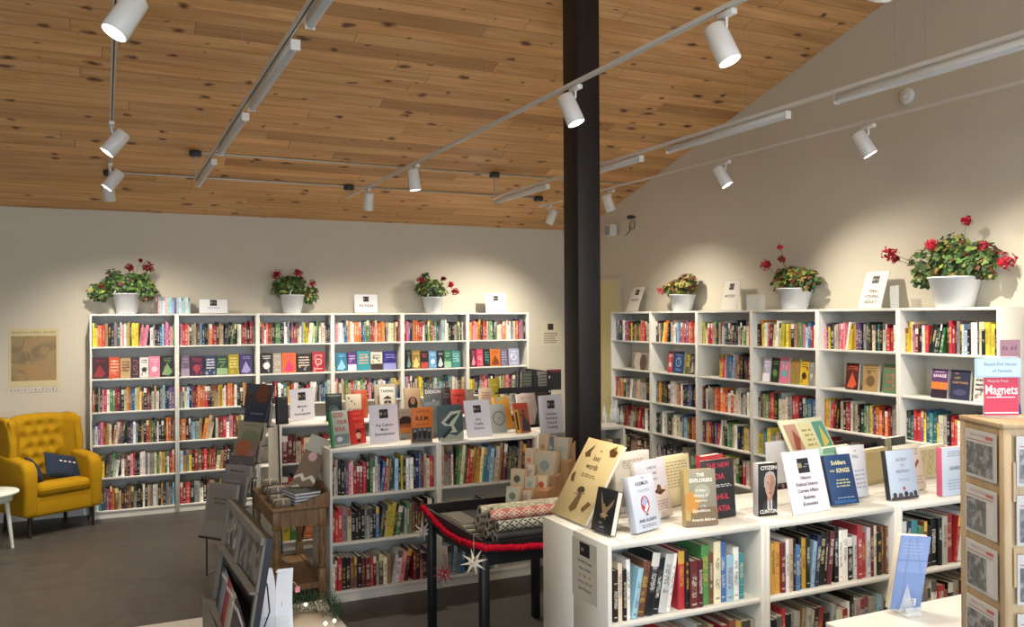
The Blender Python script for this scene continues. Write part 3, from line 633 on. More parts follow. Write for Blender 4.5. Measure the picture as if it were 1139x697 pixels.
disp('book', 'pale blue-grey book with pink and teal spine next to magnet tower', 'book', (1048.6, 552.6), (1074, 549), (1047.8, 498.5), .035, 'c4cfdf',
     [('l', .2, .85, .8, .93, 3, '8893a8'), ('t', 'GENESIS', .56, .53, .1, '4d586e', .86), ('l', .2, .85, .1, .35, 4, '9aa6bb')], spine='c25a78', z=Z1)
# ---- middle island top
disp('book', 'green book with bold dotted lettering at the left end of middle island', 'book', (371, 498.3), (390.3, 495.6), (366.6, 458.5), .03, 'a9b2a8',
     [('t', 'GOD', .42, .82, .17, 'b5403a', .6, .03), ('t', 'YOUR', .62, .62, .15, 'b5403a', .6, .03), ('t', 'SOUL', .5, .43, .15, 'b5403a', .7, .03), ('r', .1, .95, .05, .33, '6f7f80'), ('d', .4, .2, .16, .12, 'c9ccd0'), ('r', 0, .08, 0, 1, '2f8f4c')], spine='2f8f4c', z=Z1)
disp('book', 'bright red book with a small cartoon head, middle island', 'book', (391.3, 494.8), (407.6, 492.4), (387.8, 457.4), .02, 'c4261f',
     [('t', 'EVERY', .55, .86, .11, 'e8786a', .76), ('t', 'VALLEY', .55, .72, .11, 'e8786a', .8), ('l', .25, .85, .45, .62, 3, 'e07a66'), ('d', .5, .26, .18, .2, 'd9a183'), ('p', [(.32, .28), (.36, .38), (.5, .42), (.66, .37), (.68, .26), (.6, .33), (.4, .33)], '1e1a1a'), ('r', .4, .6, .05, .12, '1e1a1a')], z=Z1)
sign('white category sign reading Pop Culture, Music, Entertainment', (412.3, 493.4), (444.6, 490), (409.6, 452), ['Pop Culture', 'Music', 'Entertainment'], z=Z1, start=.42, step=.12, lsz=.085)
disp('book', 'book with a dark arch over an orange glow, beside the Pop Culture sign', 'book', (445.5, 489), (459, 487.4), (443.4, 455), .02, '9a8f80',
     [('p', [(0, .15), (0, .6), (.25, .72), (.7, .72), (1, .6), (1, .15)], '8a5a3a'), ('r', 0, 1, .2, .38, 'c07a3e'), ('p', [(0, .5), (0, .66), (.3, .74), (.8, .73), (1, .6), (1, .5)], '2b2a2c'), ('r', 0, 1, .0, .18, '8d908c'), ('l', .1, .9, .84, .94, 2, 'b0765c')], z=Z1)
disp('book', 'orange book over a grey group photograph, middle island', 'book', (458, 492.4), (481, 490.6), (458.3, 454.2), .02, 'd9742a',
     [('r', .0, .96, .0, .42, '55534f'), ('d', .15, .2, .1, .2, '1e1d1d'), ('d', .38, .23, .1, .22, '2b2a2a'), ('d', .62, .22, .1, .22, '1b1a1a'), ('d', .84, .2, .1, .2, '2d2c2c'), ('d', .15, .33, .05, .06, '9a958e'), ('d', .38, .36, .05, .06, '8f8a84'), ('d', .62, .36, .05, .06, '9a958e'), ('d', .84, .33, .05, .06, '8a857e'), ('t', 'R.E.M.', .5, .64, .17, '2a1c14', .84, .02), ('l', .15, .85, .86, .93, 2, '7a3f18'), ('l', .15, .85, .5, .54, 1, '5a2f14')], z=Z1)
disp('book', 'teal-grey book showing behind the orange photograph book', 'book', (473, 487.5), (491, 485), (471, 447.5), .015, '7f8c90', [('r', .05, .95, .88, .97, '9aa5a8')], z=Z1)
disp('book', 'dark teal book with a pale swooping bird shape, middle island', 'book', (488.8, 490.2), (516, 487.8), (486.8, 451), .018, '44565a',
     [('p', [(.1, .5), (.5, .8), (.95, .82), (.8, .62), (.6, .4), (.75, .2), (.4, .2), (.55, .38), (.25, .4)], 'b9bfae'), ('p', [(.25, .5), (.55, .7), (.85, .75), (.55, .55), (.4, .42)], '2c383c'), ('p', [(0, .05), (.3, .2), (.7, .1), (1, .25), (1, 0), (0, 0)], '9aa392'), ('p', [(.1, .1), (.5, .35), (.55, .28), (.2, .04)], '222c30')], z=Z1)
sign('white category sign reading Art, Crafts, Humor', (520, 487), (548.3, 484.8), (515.2, 446.4), ['Art', 'Crafts', 'Humor'], z=Z1, start=.44, step=.12, lsz=.085)
disp('book', 'grey-green book with a thin black circle, middle island', 'book', (549, 482.3), (564.6, 480.8), (545.4, 450.3), .015, '9aa09a', [('ring', .5, .5, .38, .42, '2b2e2e'), ('d', .5, .5, .04, .04, '2b2e2e')], z=Z1)
disp('book', 'yellow-orange book behind the thin black circle book', 'book', (556, 479), (572, 476.8), (548.5, 443), .025, 'd9962c', [('r', 0, .7, .86, 1, 'dcc98e'), ('r', .0, .2, 0, 1, 'd8c184')], z=Z1)
disp('book', 'orange book with yellow side lettering and a leaning dark figure', 'book', (575.2, 482.4), (591, 481), (570.2, 449.3), .018, 'a8563a',
     [('r', 0, 1, .8, 1, 'b8482c'), ('r', 0, .28, .0, .78, 'd0a63a'), ('r', .06, .2, .1, .7, '3a2c1a'), ('p', [(.4, .05), (.5, .45), (.62, .74), (.72, .5), (.95, .3), (.95, .05)], '3d3a3c'), ('d', .62, .72, .08, .07, '2d2a2a'), ('p', [(.55, .5), (.35, .62), (.38, .66), (.6, .58)], '4c4648')], z=Z1)
disp('poster_book', 'pale pink book with a dark triangle behind the orange figure book', 'book', (580, 474), (600.5, 471), (574, 439), .012, 'd6c4bf', [('p', [(.72, .0), (.98, .0), (.98, .45)], '3a3a40'), ('d', .35, .55, .22, .2, 'cfa79c'), ('l', .15, .85, .82, .92, 2, 'b59a94')], z=Z1)
sign('white category sign reading Hobbies, Nutrition, Food and Cooking', (601.3, 483.4), (628.4, 480.8), (598.2, 441), ['Hobbies', 'Nutrition', 'Food &', 'Cooking'], z=Z1, start=.48, step=.115, lsz=.08)
# ---- rear island top (placed at the depth of its top)
def rear(label, xl, xr, ty, th, base, art, yy=7.5, name='book'):
    A = at(xl, 470, y=yy); B = at(xr, 470, y=yy)
    bl = (xl, _py(A)); br = (xr, _py(B))
    return disp(name, label, 'book', bl, br, (xl-.6, ty), th, base, art, y=yy, zfix=Z1, lean=.16)
def _py(P):   # image row of height Z1 above P
    lo, hi = 300., 700.
    for _ in range(40):
        m = (lo+hi)/2
        r = ray(_px, m) if False else ray(P_px(P), m)
        t = P.y/r.y
        if EYE+r.z*t > Z1: lo = m
        else: hi = m
    return lo
def P_px(P):
    x, y = P.x, P.y
    c, s = math.cos(YAW), math.sin(YAW)
    return 569.5+FPX*(x*c-y*s)/(x*s+y*c)
sign('white category sign reading Memoirs and Autobiography, left end of rear island', (323, 468.7), (350.5, 465.5), (321.3, 434), ['Memoirs', '&', 'Autobiography'], z=Z1, start=.4, step=.12, lsz=.085)
rear('black book back beside the Memoirs sign, left end of rear island', 307, 321, 442, .02, '1d1c1f', [('r', .1, .9, .1, .9, '232226')])
rear('black book with dark teal cover picture, rear island', 363.5, 381.3, 438.8, .03, '1f2a2c', [('d', .45, .45, .3, .25, '3c4a4a'), ('p', [(.2, .3), (.5, .5), (.8, .42), (.8, .25)], '59656a'), ('r', .1, .9, .9, .95, '7f8a88')])
rear('cream book with a flight of small dark birds, rear island', 385.6, 402.8, 439.2, .018, 'cfc4ad', [('t', 'SCARED', .55, .36, .13, '3a3430', .8), ('p', [(.1, .9), (.2, .8), (.25, .86)], '2d2926'), ('p', [(.3, .78), (.4, .68), (.44, .74)], '2d2926'), ('p', [(.5, .66), (.6, .58), (.62, .64)], '2d2926')], 7.46)
rear('dark orange book behind the cream bird book, rear island', 394, 409.5, 434.5, .02, 'b5502e', [('l', .2, .8, .7, .85, 2, 'd99a74')], 7.62)
rear('large tan book behind a white portrait book, rear island', 418, 441.8, 428, .02, 'a89a88', [('r', .05, .95, .92, .97, 'c0b4a4')], 7.66)
rear('white book with a sketched face in dark glasses, rear island', 423.8, 440.2, 431.2, .018, 'dad5cb', [('t', 'TAKING', .5, .82, .13, '2f2d2c', .86, .03), ('d', .5, .45, .28, .26, 'b59a8a'), ('d', .38, .5, .11, .09, '3a2f2c'), ('d', .64, .5, .11, .09, '3a2f2c'), ('p', [(.2, .6), (.5, .72), (.8, .6), (.7, .66), (.3, .66)], '4a3c34'), ('r', .35, .65, .28, .33, 'a3453f')], 7.58)
rear('tan book with a portrait of a long-haired woman, rear island', 451, 469, 432.3, .02, 'ab8f72', [('d', .5, .45, .3, .42, '1d1715'), ('d', .5, .55, .15, .22, '9c6b50'), ('p', [(.2, .0), (.3, .25), (.5, .32), (.7, .25), (.8, 0)], 'c9b8a0')])
rear('dark grey book with white title over a portrait, rear island', 473.4, 492.6, 433, .02, '5b5d60', [('t', 'DIDION', .5, .82, .17, 'e2e0dc', .92, .02), ('d', .52, .42, .22, .3, '2b2a2b'), ('d', .52, .5, .12, .16, 'a5a09a'), ('r', .1, .9, 0, .16, '44464a')])
rear('dark maroon-black book right of the white-title portrait book, rear island', 493, 502.4, 431.5, .02, '35282b', [('l', .2, .8, .6, .8, 2, '7a6a6a')])
rear('red book with dark lettering, rear island', 503.3, 518.6, 433.5, .02, 'b53a30', [('t', 'WHAT', .5, .7, .15, '3a1a18', .8, .02), ('t', 'IF', .5, .48, .15, '3a1a18', .8, .02), ('l', .2, .8, .2, .3, 1, '5a221e')])
rear('brown-grey book beside the red book, rear island', 519, 528.3, 433.5, .02, '7a6f66', [('r', .1, .9, .5, .9, '8c8178')])
rear('beige book with red title lines, rear island', 534.5, 549, 432.3, .02, 'cbb8a2', [('l', .15, .85, .55, .85, 3, 'a8564a'), ('l', .15, .85, .15, .3, 2, 'a8564a')])
rear('tall mustard-green book, rear island', 546.5, 557.8, 421.7, .018, 'a39a2a', [('l', .25, .75, .75, .85, 1, 'c9c48a'), ('l', .3, .7, .4, .6, 2, 'c4bc58')], 7.62)
rear('white book with three lines of black lettering, rear island', 558.6, 570.4, 432, .018, 'd4d2c6', [('t', 'TAMI', .5, .66, .15, '3a3a3a', .8), ('t', 'SIMS', .5, .45, .15, '3a3a3a', .8), ('t', 'WELL', .5, .24, .15, '3a3a3a', .8)])

# ---- face-out books on the second shelf of the wall bookcases
K = {'back': [
 (102, 120, '3b2029', '8e2f33'), (121, 133.5, 'c04a30', 'e8c0a0'), (134, 145.5, 'b89a6e', '5a2a22'), (146, 155, '3a2d33', 'b5606a'), (155.5, 165.5, 'ddd9d4', '3a3338'), (166, 178, 'd77f9c', 'f0c9d2'), (178.5, 193.5, '20221f', '7f9a6a'),
 (201, 211, '6a5a6c', '9c8aa0'), (211.5, 226.5, '3a2238', 'a03a48'), (228, 240.5, '2c3c5c', 'e0dcd8'), (241, 253.5, '27402f', '8fae80'), (254, 266, '9a8c2c', 'e5d77a'), (267, 280.5, '3d3468', '9a8fc0'),
 (290, 303.5, '1d1d20', 'e6e4e0'), (304, 313.5, 'a5978c', 'd9cfc6'), (314, 329.5, 'd8652e', 'e5396a'), (330, 346.5, '221c20', 'e2d2be'), (347.5, 361.5, 'a8202c', 'e8d8d4'),
 (374, 386, '2f7396', '8ec4d8'), (387, 396.8, '59307a', 'd9cfe2'), (397.5, 412, '2f8f9a', 'e2a58c'), (412.8, 425.8, 'd9cfc0', '3a302c'), (426.5, 441, '2c2878', '8f96d0'),
 (452, 458, '1f2224', '6b8a8a'), (458.5, 468, '8a7038', 'd8c47a'), (468.5, 477, '2a1e20', 'b04a44'), (477.5, 486, '5f98c4', 'cfe2ee'), (486.5, 494, '1d1f24', 'c9cdd2'), (494.5, 502.5, '2f6a50', '9ac4a4'), (503, 512.5, '3f8480', 'a8d0c8'),
 (524, 530, '5a1f30', 'c98a94'), (530.5, 538, 'd0405a', 'f2c8ce'), (538.7, 545, '1f2c30', '5aa0a0'), (545.5, 557, 'c8702e', '7a3a1e'), (557.5, 565, '6f6880', 'b0a8c0'), (566, 578, '9ea4c0', 'dfe2ee')],
 'right': [
 (1035, 1053, '5c3a6c', 'e08a4a'), (1056, 1078, '2a3048', 'c79a5a'), (1082, 1096, 'd8d4cc', '35343a'), (940, 954, '4a1f20', 'd05a34'), (959, 976, 'a88a5c', '6f5a3c'), (981, 997, '5a7a5c', 'c05a4a'),
 (848, 856, 'b9b4cc', 'e8e4ee'), (857, 866, '1f2620', '5d8a4a'), (866.5, 877, 'd0708c', '5fb0b0'), (879, 888, '8a8440', 'c04a3a'), (889, 898.5, 'd8b02c', '3a2c1a'), (899, 905, '8a8a86', 'c8c4ba'),
 (742, 747.5, 'b53a44', 'e4e0e0'), (748, 760, '26406c', '8ab0d0'), (762, 766, 'b5a83a', '5a5a2a'), (767, 772, '2a2628', 'b0a8a0'), (702, 720.5, '8a7e74', '4a3e38')]}
def fonames(h):
    r, g, b = rgb(h); mx, mn = max(r, g, b), min(r, g, b)
    if mx-mn < .1: return 'black' if mx < .22 else ('dark grey' if mx < .4 else ('grey' if mx < .7 else 'white'))
    if r == mx and g > b: nme = 'red' if g < .45*r else ('orange' if g < .62*r and b < .4*r else ('brown' if mx < .5 else ('yellow' if b < .35*r else 'tan')))
    elif r == mx: nme = 'pink' if mx > .7 and g > .3 else ('red' if b < .45*r else 'purple')
    elif b == mx: nme = 'purple' if r > g*1.15 else 'blue'
    else: nme = 'teal' if b > .8*g else 'green'
    return ('dark ' if mx < .4 else ('pale ' if mn > .55 else ''))+nme
fo_list = []
for side in ('back', 'right'):
    for (xa, xb, c1, c2) in K[side]:
        if side == 'back':
            A = at(xa, 410, y=9.45); Bp = at(xb, 410, y=9.45); X = Vector((1, 0, 0)); w_ = Bp.x-A.x; o0 = Vector((A.x, 9.45, ZT[1])); unit = int((A.x+.02-BX)/.8)
        else:
            A = at(xa, 410, x=5.34); Bp = at(xb, 410, x=5.34); X = Vector((0, -1, 0)); w_ = A.y-Bp.y; o0 = Vector((5.34, A.y, ZT[1])); unit = int((A.y-.02-RY)/.8)
        h_ = R.choice([.195, .205, .21, .215, .2]); 
        if side == 'right': h_ += .01
        if (xa, side) == (702, 'right'): h_ = .2
        th = R.uniform(.018, .03); ln = .1
        back = Vector((0, 1, 0)) if side == 'back' else Vector((1, 0, 0))
        Z = (back*math.sin(ln)+Vector((0, 0, math.cos(ln))))
        Mx = frame(o0+Vector((0, 0, th*math.sin(ln)+.001)), X, Z); mb = MB(); w_ -= .0015
        mb.box(0, w_, 0, .0015, 0, h_, c1); mb.box(0, w_, th-.0015, th, 0, h_, c1); mb.box(0, .0015, .0015, th-.0015, 0, h_, c1)
        st = R.randrange(5); art = []
        if st == 0: art = [('l', .15, .85, .7, .9, 2, c2), ('d', .5, .38, .28, .3, c2)]
        elif st == 1: art = [('l', .12, .88, .3, .88, 4, c2)]
        elif st == 2: art = [('r', 0, 1, 0, .35, c2), ('l', .15, .85, .6, .88, 2, c2)]
        elif st == 3: art = [('p', [(.1, .1), (.5, .65), (.9, .2), (.6, .05)], c2), ('l', .2, .85, .75, .9, 2, c2)]
        else: art = [('ring', .5, .5, .2, .26, c2), ('l', .2, .8, .8, .88, 1, c2), ('l', .2, .8, .1, .2, 1, c2)]
        pre = []
        def mx(a, b, t): a, b = rgb(a), rgb(b); return tuple(a[q]*(1-t)+b[q]*t for q in range(3))
        for _ in range(7):
            cx, cz = R.uniform(.15, .85), R.uniform(.1, .8); rr_ = R.uniform(.08, .15)
            a0 = R.uniform(0, 6); pre.append(('p', [(min(.99, max(.01, cx+rr_*R.uniform(.6, 1.2)*math.cos(a0+6.283*q/6))), min(.99, max(.01, cz+rr_*.8*R.uniform(.6, 1.2)*math.sin(a0+6.283*q/6)))) for q in range(6)], jit(mx(c1, c2, R.uniform(.12, .6)), .12)))
        art = pre+art
        if (xa, side) == (1035, 'right'): art = [('r', 0, 1, 0, .3, '2c2030'), ('r', 0, 1, .3, .55, 'dd7a3c'), ('t', 'SAVAGE', .5, .72, .14, 'f0e4e4', .86, .02), ('l', .2, .8, .87, .93, 1, 'e0d0e0')]
        if (xa, side) == (1056, 'right'): art = [('t', 'THE', .3, .85, .08, 'c79a5a'), ('t', 'LAST', .35, .7, .1, 'c79a5a'), ('t', 'EVERYTHING', .5, .54, .1, 'c79a5a', .86), ('d', .5, .25, .35, .15, '4a4a6c')]
        if (xa, side) == (941, 'right'): art = [('d', .5, .5, .3, .4, 'd05a34')]
        if (xa, side) == (702, 'right'): art = [('d', .4, .45, .25, .3, 'c8bcb0'), ('d', .7, .4, .2, .28, '5a4a40'), ('l', .1, .9, .85, .92, 1, 'd8d0c8')]
        cover(mb, w_, h_, art)
        o = mb.build('book', M['print'], M=Mx); MB().box(.0015, w_-.002, .0015, th-.0015, .002, h_-.002, 'e5e0d2').build('page_block', M['matte'], o)
        what = ['with a round motif', 'covered in rows of lettering', 'with a paler lower third', 'with a slanting shape', 'with a ring motif'][st]
        if xa in (1035,): what = 'with sunset cover'
        if xa in (1056,): what = 'with gold title'
        if xa == 702: what = 'with a photo of people'
        fo_list.append((o, '%s cover-out book, second shelf, %s bookcase on %s wall' % (fonames(c1)+' and '+fonames(c2), ordn[unit], side), side, what))
cnt = {}
for o, lab, side, what in fo_list: cnt.setdefault(lab, []).append((o, what))
for lab, L_ in cnt.items():
    for k, (o, what) in enumerate(L_):
        l2 = lab if len(L_) == 1 else ('left ', 'right ')[k]+lab
        tag(o, l2, 'book', 'face-out books on the %s wall' % ('back' if 'back wall' in lab else 'right'))

# ---- signs and books on the tall bookcases
for (xa, xb, ty, lab, lines, tc) in ((221.5, 253.5, 333, 'small white Fiction sign above the second bookcase from the armchair', ['FICTION'], '7a98c0'), (394.5, 420.5, 327.5, 'small white Fiction sign right of the middle geranium, back wall', ['FICTION'], '6a6a72'),
                           (540.5, 563.5, 326.5, 'small white Fiction sign near the right end of the back bookcases', ['FICTION'], '6a6a72')):
    sign(lab, (xa, 348), (xb, 348), (xa, ty), lines, text_c=tc, y=9.5, zfix=2.022, lsz=.16, start=.3, logo_z=.74, lw=.24, lean=.12, tint='e3e6ea')
for (xl, xr, xt, ty, py, lab, lines) in ((696, 709, 704.5, 320, 346.5, 'narrow white sign at the far end of the right bookcases', ['MYSTERY']), (801, 818, 807, 312.5, 345, 'white sign between the two far geraniums on the right wall', ['MYSTERY']),
                                   (954, 979.5, 964, 303.5, 343, 'white sign reading Teen Young Adult on right bookcases', ['TEEN', 'YOUNG', 'ADULT'])):
    sign(lab, (xl, py), (xr, py), (xt, ty), lines, text_c='5a4a52', x=5.38, zfix=2.022, lsz=.1, start=.42, step=.15, logo_z=.78, lw=.3, tint='d9d4cc')
# upright sign back sheets (clear holders)
for (xa, xb, ty) in ((830.5, 851, 328), (990, 1000, 318)):
    A = at(xa, 344, x=5.45); B = at(xb, 344, x=5.45); T = at(xa, ty, x=5.45)
    e = MB().box(-.0015, .0015, 0, A.y-B.y, 0, T.z-2.02); o = e.build('sign_holder', M['acrylic'], loc=(5.45, B.y, 2.0215)); tag(o, 'empty clear acrylic sign holder %s' % ('left of the middle right-wall geranium' if xa < 900 else 'beside the Teen Young Adult sign'), 'sign holder')
MB
xs0 = at(176, 349, y=9.5).x; xs1 = at(211.5, 349, y=9.5).x
e = empty('x', (0, 0, 0)); bpy.data.objects.remove(e)
pc = 'p;l;w;p;t;l;b;v;l;w;l;l;w;l'.split(';'); wv = (xs1-xs0)/len(pc)
nmz = {'p': 'pink', 'l': 'pale-blue', 'w': 'white', 't': 'mint', 'b': 'sky-blue', 'v': 'purple'}; pcol = {'p': 'dcaeb8', 'l': 'a9d0dc', 'w': 'dfe3e0', 't': 'a9d8cc', 'b': '8fb4e0', 'v': '7a4a86'}
for i, k in enumerate(pc):
    mb = MB(); pm = MB(); book_geo(mb, wv-.001, .12, .165, pcol[k], '7a8088', R.random(), None, True, pm)
    o = mb.build('book', M['book'], loc=(xs0+i*wv, 9.48, 2.0205)); pm.build('page_block', M['book'], o)
    tag(o, '%s thin book, %s in the pastel row beside left geranium' % (nmz[k], ['leftmost', 'second', 'third', 'fourth', 'fifth', 'sixth', 'seventh', 'eighth', 'ninth', 'tenth', 'eleventh', 'twelfth', 'thirteenth', 'rightmost'][i]), 'book', 'pastel books on top of the back bookcases')

# ================================================================ GERANIUMS
def geranium(base, label, pw, ph, fol, flowers, seed, brown=0., group='potted geraniums on the bookcases', handle=0., side=False):
    rr = random.Random(seed); e = empty('potted_geranium', base, 0, label, 'potted plant', group)
    r0, r1 = pw*.36, pw*.5
    MB().lathe([(r0*.96, 0), (r0, .004), (r1, ph-.012), (r1+.006, ph-.01), (r1+.006, ph), (r1-.004, ph), (r1-.006, ph-.03), (.001, ph-.03)], 28).build('bucket', M['whiteplastic'], e)
    hp = [(r1*math.cos(t)*.95, -r1*.2, ph-.01+.075*math.sin(t)) for t in [PI*k/10 for k in range(11)]]
    hm = Matrix.Rotation(handle, 4, 'Z')
    MB().tube([hm @ (Vector(p)*1.) for p in hp], .006, 6).build('handle', M['whiteplastic'], e)
    lf = MB(); sm = MB()
    for (cx, cy, cz, rx, rz, n) in fol:
        cnt_ = int(n*1.6); rx *= 1.14; rz *= 1.12
        for _ in range(cnt_):
            th = rr.uniform(0, 2*PI); ph_ = rr.uniform(-1, 1); q = rr.uniform(.55, 1.)**.6
            s_ = math.sqrt(1-ph_*ph_); ax_, ay_ = (min(rx, .1), rx) if side else (rx, min(rx, .1)); p = Vector((cx+ax_*q*s_*math.cos(th), cy+ay_*q*s_*math.sin(th), cz+rz*q*ph_))
            nrm = (Vector((s_*math.cos(th)*.7-(.35 if side else 0), s_*math.sin(th)*.7-(0 if side else .35), ph_*.6+.55))+Vector((rr.uniform(-.5, .5), rr.uniform(-.5, .5), rr.uniform(-.3, .3)))).normalized()
            rad = rr.uniform(.015, .03); X = nrm.orthogonal().normalized(); Y = nrm.cross(X); ro = rr.uniform(0, 6.28)
            bz = rr.random() < brown
            c = jit(rr.choice(['7a4a2c', '8a6a34', '6a3c2c', '9a9a48']) if bz else rr.choice(['2a4624', '35562c', '446a34', '527a3c', '243e22', '6c8a40', '85974e', '3a5228']), .08, rr)
            m_ = 8; ring = []; mid = []
            for k in range(m_):
                a = ro+2*PI*k/m_; rk = rad*(1 if k % 2 else .86)*(0.35 if k == 0 else 1)
                ring.append(p+X*math.cos(a)*rk+Y*math.sin(a)*rk-nrm*rad*.22+nrm*(.12*rad if k % 2 else 0))
            i0 = len(lf.v); lf.geo([p]+ring, [(0, k+1, (k+1) % m_+1) for k in range(m_)], c, 0, True)
            if rr.random() < .3: sm.tube([(cx*.3, cy*.3, ph-.03), (p.x*.6+cx*.1, p.y*.6, (p.z+ph)/2), tuple(p)], [.004, .0025, .0015], 5, '5a6a34')
    for (fx, fy, fz, fr, fc) in flowers: sm.tube([(fx*.25, fy*.2, ph-.03), (fx*.6, fy*.6, (fz+ph)/2+.01), (fx, fy, fz)], [.003, .0025, .002], 5, '6f7f3c')
    lf.build('foliage', M['leaf'], e); sm.build('stems', M['leaf'], e)
    for (fx, fy, fz, fr, fc) in flowers:
        fm = MB()
        for _ in range(int(26+fr*760)):
            d = Vector((rr.gauss(0, 1), rr.gauss(0, 1), rr.gauss(0, 1)*.8)).normalized()*fr*rr.uniform(.35, 1.15); p = Vector((fx, fy, fz))+d
            nrm = (d.normalized()+Vector((rr.uniform(-.4, .4), rr.uniform(-.4, .4), rr.uniform(-.4, .4)))).normalized(); X = nrm.orthogonal().normalized(); Y = nrm.cross(X); ro = rr.uniform(0, 6)
            rad = rr.uniform(.01, .017); ring = [p+(X*math.cos(ro+2*PI*k/5)+Y*math.sin(ro+2*PI*k/5))*rad*(1 if k % 2 else .8) for k in range(5)]
            fm.geo([p-nrm*.003]+ring, [(0, k+1, (k+1) % 5+1) for k in range(5)], jit(fc, .12, rr), 0, False)
        fm.build('flower_head', M['leaf'], e)
def pxpot(px, plane, **k): p = at(px, 347, **k); return p
red = '7c101c'; rb = 'b5142e'
p = at(141, 347, y=9.53); geranium((p.x, 9.53, 2.0205), 'geranium in white bucket above the first bookcase beside the armchair', .26, .205,
    [(0, 0, .3, .22, .1, 210), (-.25, 0, .22, .1, .09, 60), (.17, 0, .24, .1, .11, 70), (-.12, 0, .42, .06, .04, 16), (.16, 0, .36, .06, .06, 20)],
    [(.03, -.02, .46, .045, red), (.2, -.03, .47, .055, red), (.13, 0, .54, .015, red), (-.22, -.06, .27, .03, '7a3a28')], 1, .12, handle=.2)
p = at(325, 347, y=9.53); geranium((p.x, 9.53, 2.0205), 'geranium with red blooms between the first two Fiction signs', .26, .2,
    [(-.02, 0, .3, .17, .1, 190), (.2, 0, .2, .08, .09, 50), (-.1, 0, .24, .12, .07, 50)],
    [(-.17, -.03, .42, .055, 'a81a30'), (.06, -.03, .44, .05, 'a81a30'), (.22, -.02, .33, .035, 'a81a30'), (.1, 0, .38, .03, red)], 2, .1, handle=1.)
p = at(481, 347, y=9.53); geranium((p.x, 9.53, 2.0205), 'geranium with trailing blooms, rightmost of three on the back wall', .24, .185,
    [(-.03, 0, .29, .17, .1, 170), (.08, 0, .24, .1, .05, 40), (-.08, 0, .42, .05, .05, 18)],
    [(-.15, -.03, .38, .045, 'a01a2a'), (.22, -.03, .33, .04, 'b5142e'), (.28, -.03, .25, .045, 'b5142e'), (.14, 0, .4, .03, red)], 3, .1, handle=.5)
p = at(759, 346, x=5.43); geranium((5.43, p.y, 2.021), 'brownish geranium with a pink bloom, farthest on the right wall', .27, .17,
    [(0, 0, .25, .2, .08, 190), (-.02, .14, .24, .12, .07, 50), (-.02, -.1, .3, .1, .08, 70)], [(-.05, .3, .22, .045, 'd0506a')], 4, .62, handle=1.2, side=True)
p = at(884, 345, x=5.43); geranium((5.43, p.y, 2.021), 'geranium with mixed brown leaves, middle one on the right wall', .3, .185,
    [(0, 0, .28, .2, .09, 200), (0, .14, .25, .1, .1, 60), (0, -.16, .25, .1, .08, 60)], [(-.1, .25, .4, .05, 'b5142e'), (-.05, .12, .55, .025, 'c8203a'), (0, .17, .33, .04, 'c05060'), (-.1, .05, .44, .03, '8c1a24')], 5, .42, handle=1., side=True)
p = at(1062, 342, x=5.43); geranium((5.43, p.y, 2.021), 'largest geranium with bright red blooms, nearest on the right wall', .34, .215,
    [(0, 0, .33, .2, .12, 170), (0, .22, .32, .15, .11, 90), (0, -.2, .32, .14, .13, 100), (0, 0, .46, .08, .07, 30), (-.02, .26, .2, .06, .06, 30), (0, .1, .42, .1, .06, 40)],
    [(-.12, .44, .41, .065, 'c41434'), (-.1, .1, .45, .05, 'd8344a'), (-.04, -.13, .6, .035, 'b01430'), (-.1, -.3, .41, .035, '8c1228'), (-.1, -.46, .3, .06, 'b5142e'), (-.12, .4, .36, .03, '8c1228')], 6, .22, handle=1.57, side=True)

# ================================================================ TRACK LIGHTING
TZ = 3.22
def track(x, ya, yb, label, wires, wdt=.022):
    e = empty('light_track', (x, 0, TZ), 0, label, 'track light rail', None)
    mb = MB().box(-wdt/2, -wdt*.18, ya, yb, -.5*wdt, .45*wdt).box(wdt*.18, wdt/2, ya, yb, -.5*wdt, .45*wdt).box(-wdt*.18, wdt*.18, ya, yb, 0, .012); mb.build('rail', M['whitemetal'], e)
    MB().box(-wdt*.17, wdt*.17, ya+.01, yb-.01, -.004, -.0005).build('conductor_slot', M['black'], e)
    for y in wires: MB().tube([(0, y, .018), (0, y, zc(y)-TZ)], .0012, 5).build('suspension_wire', M['chrome'], e)
    return e
track(.04, -1.5, 8.72, 'leftmost white ceiling track carrying four spotlights', [1., 3.0, 5.2, 7.6])
track(.738, -1.5, 8.28, 'white ceiling track with clear linear lamps, left side', [1., 3.1, 5.3, 7.4])
track(2.277, -1.5, 8.86, 'white ceiling track crossing in front of the dark post', [1., 3.4, 5.2, 7.6])
track(3.693, -1.5, 8.3, 'white ceiling track with linear lamps right of the post', [1., 3., 4.35, 5.9, 7.6])
track(4.47, -1.5, 8.75, 'thin white ceiling track nearest the right wall', [1.2, 3.85, 5.2, 6.6], .012)
def conduit(y, x0, x1, boxes, label):
    z = zc(y)-.012; e = empty('conduit', (0, y, z), 0, label, 'conduit')
    MB().tube([(x0, 0, 0), (x1, 0, 0)], .009, 8).build('pipe', M['chrome'], e)
    for x in boxes:
        b = empty('junction', (0, 0, 0)); bpy.data.objects.remove(b)
        j = MB().lathe([(.001, -.035), (.05, -.035), (.055, -.02), (.055, .012)], 16, M=Matrix.Translation((x, 0, 0))).build('junction_box', M['darkgrey'], e)
        dz = z-TZ-.018
        MB().tube([(x, 0, -.035), (x, 0, -dz)], .008, 8).build('drop_rod', M['chrome'], e)
conduit(8.76, .04, 4.47, [.04, 2.277, 4.47], 'steel conduit along the pine ceiling nearest the back wall')
conduit(8.25, .738, 5.5, [.738, 3.693], 'steel conduit along the pine ceiling, second from back wall')
SPOTS = []
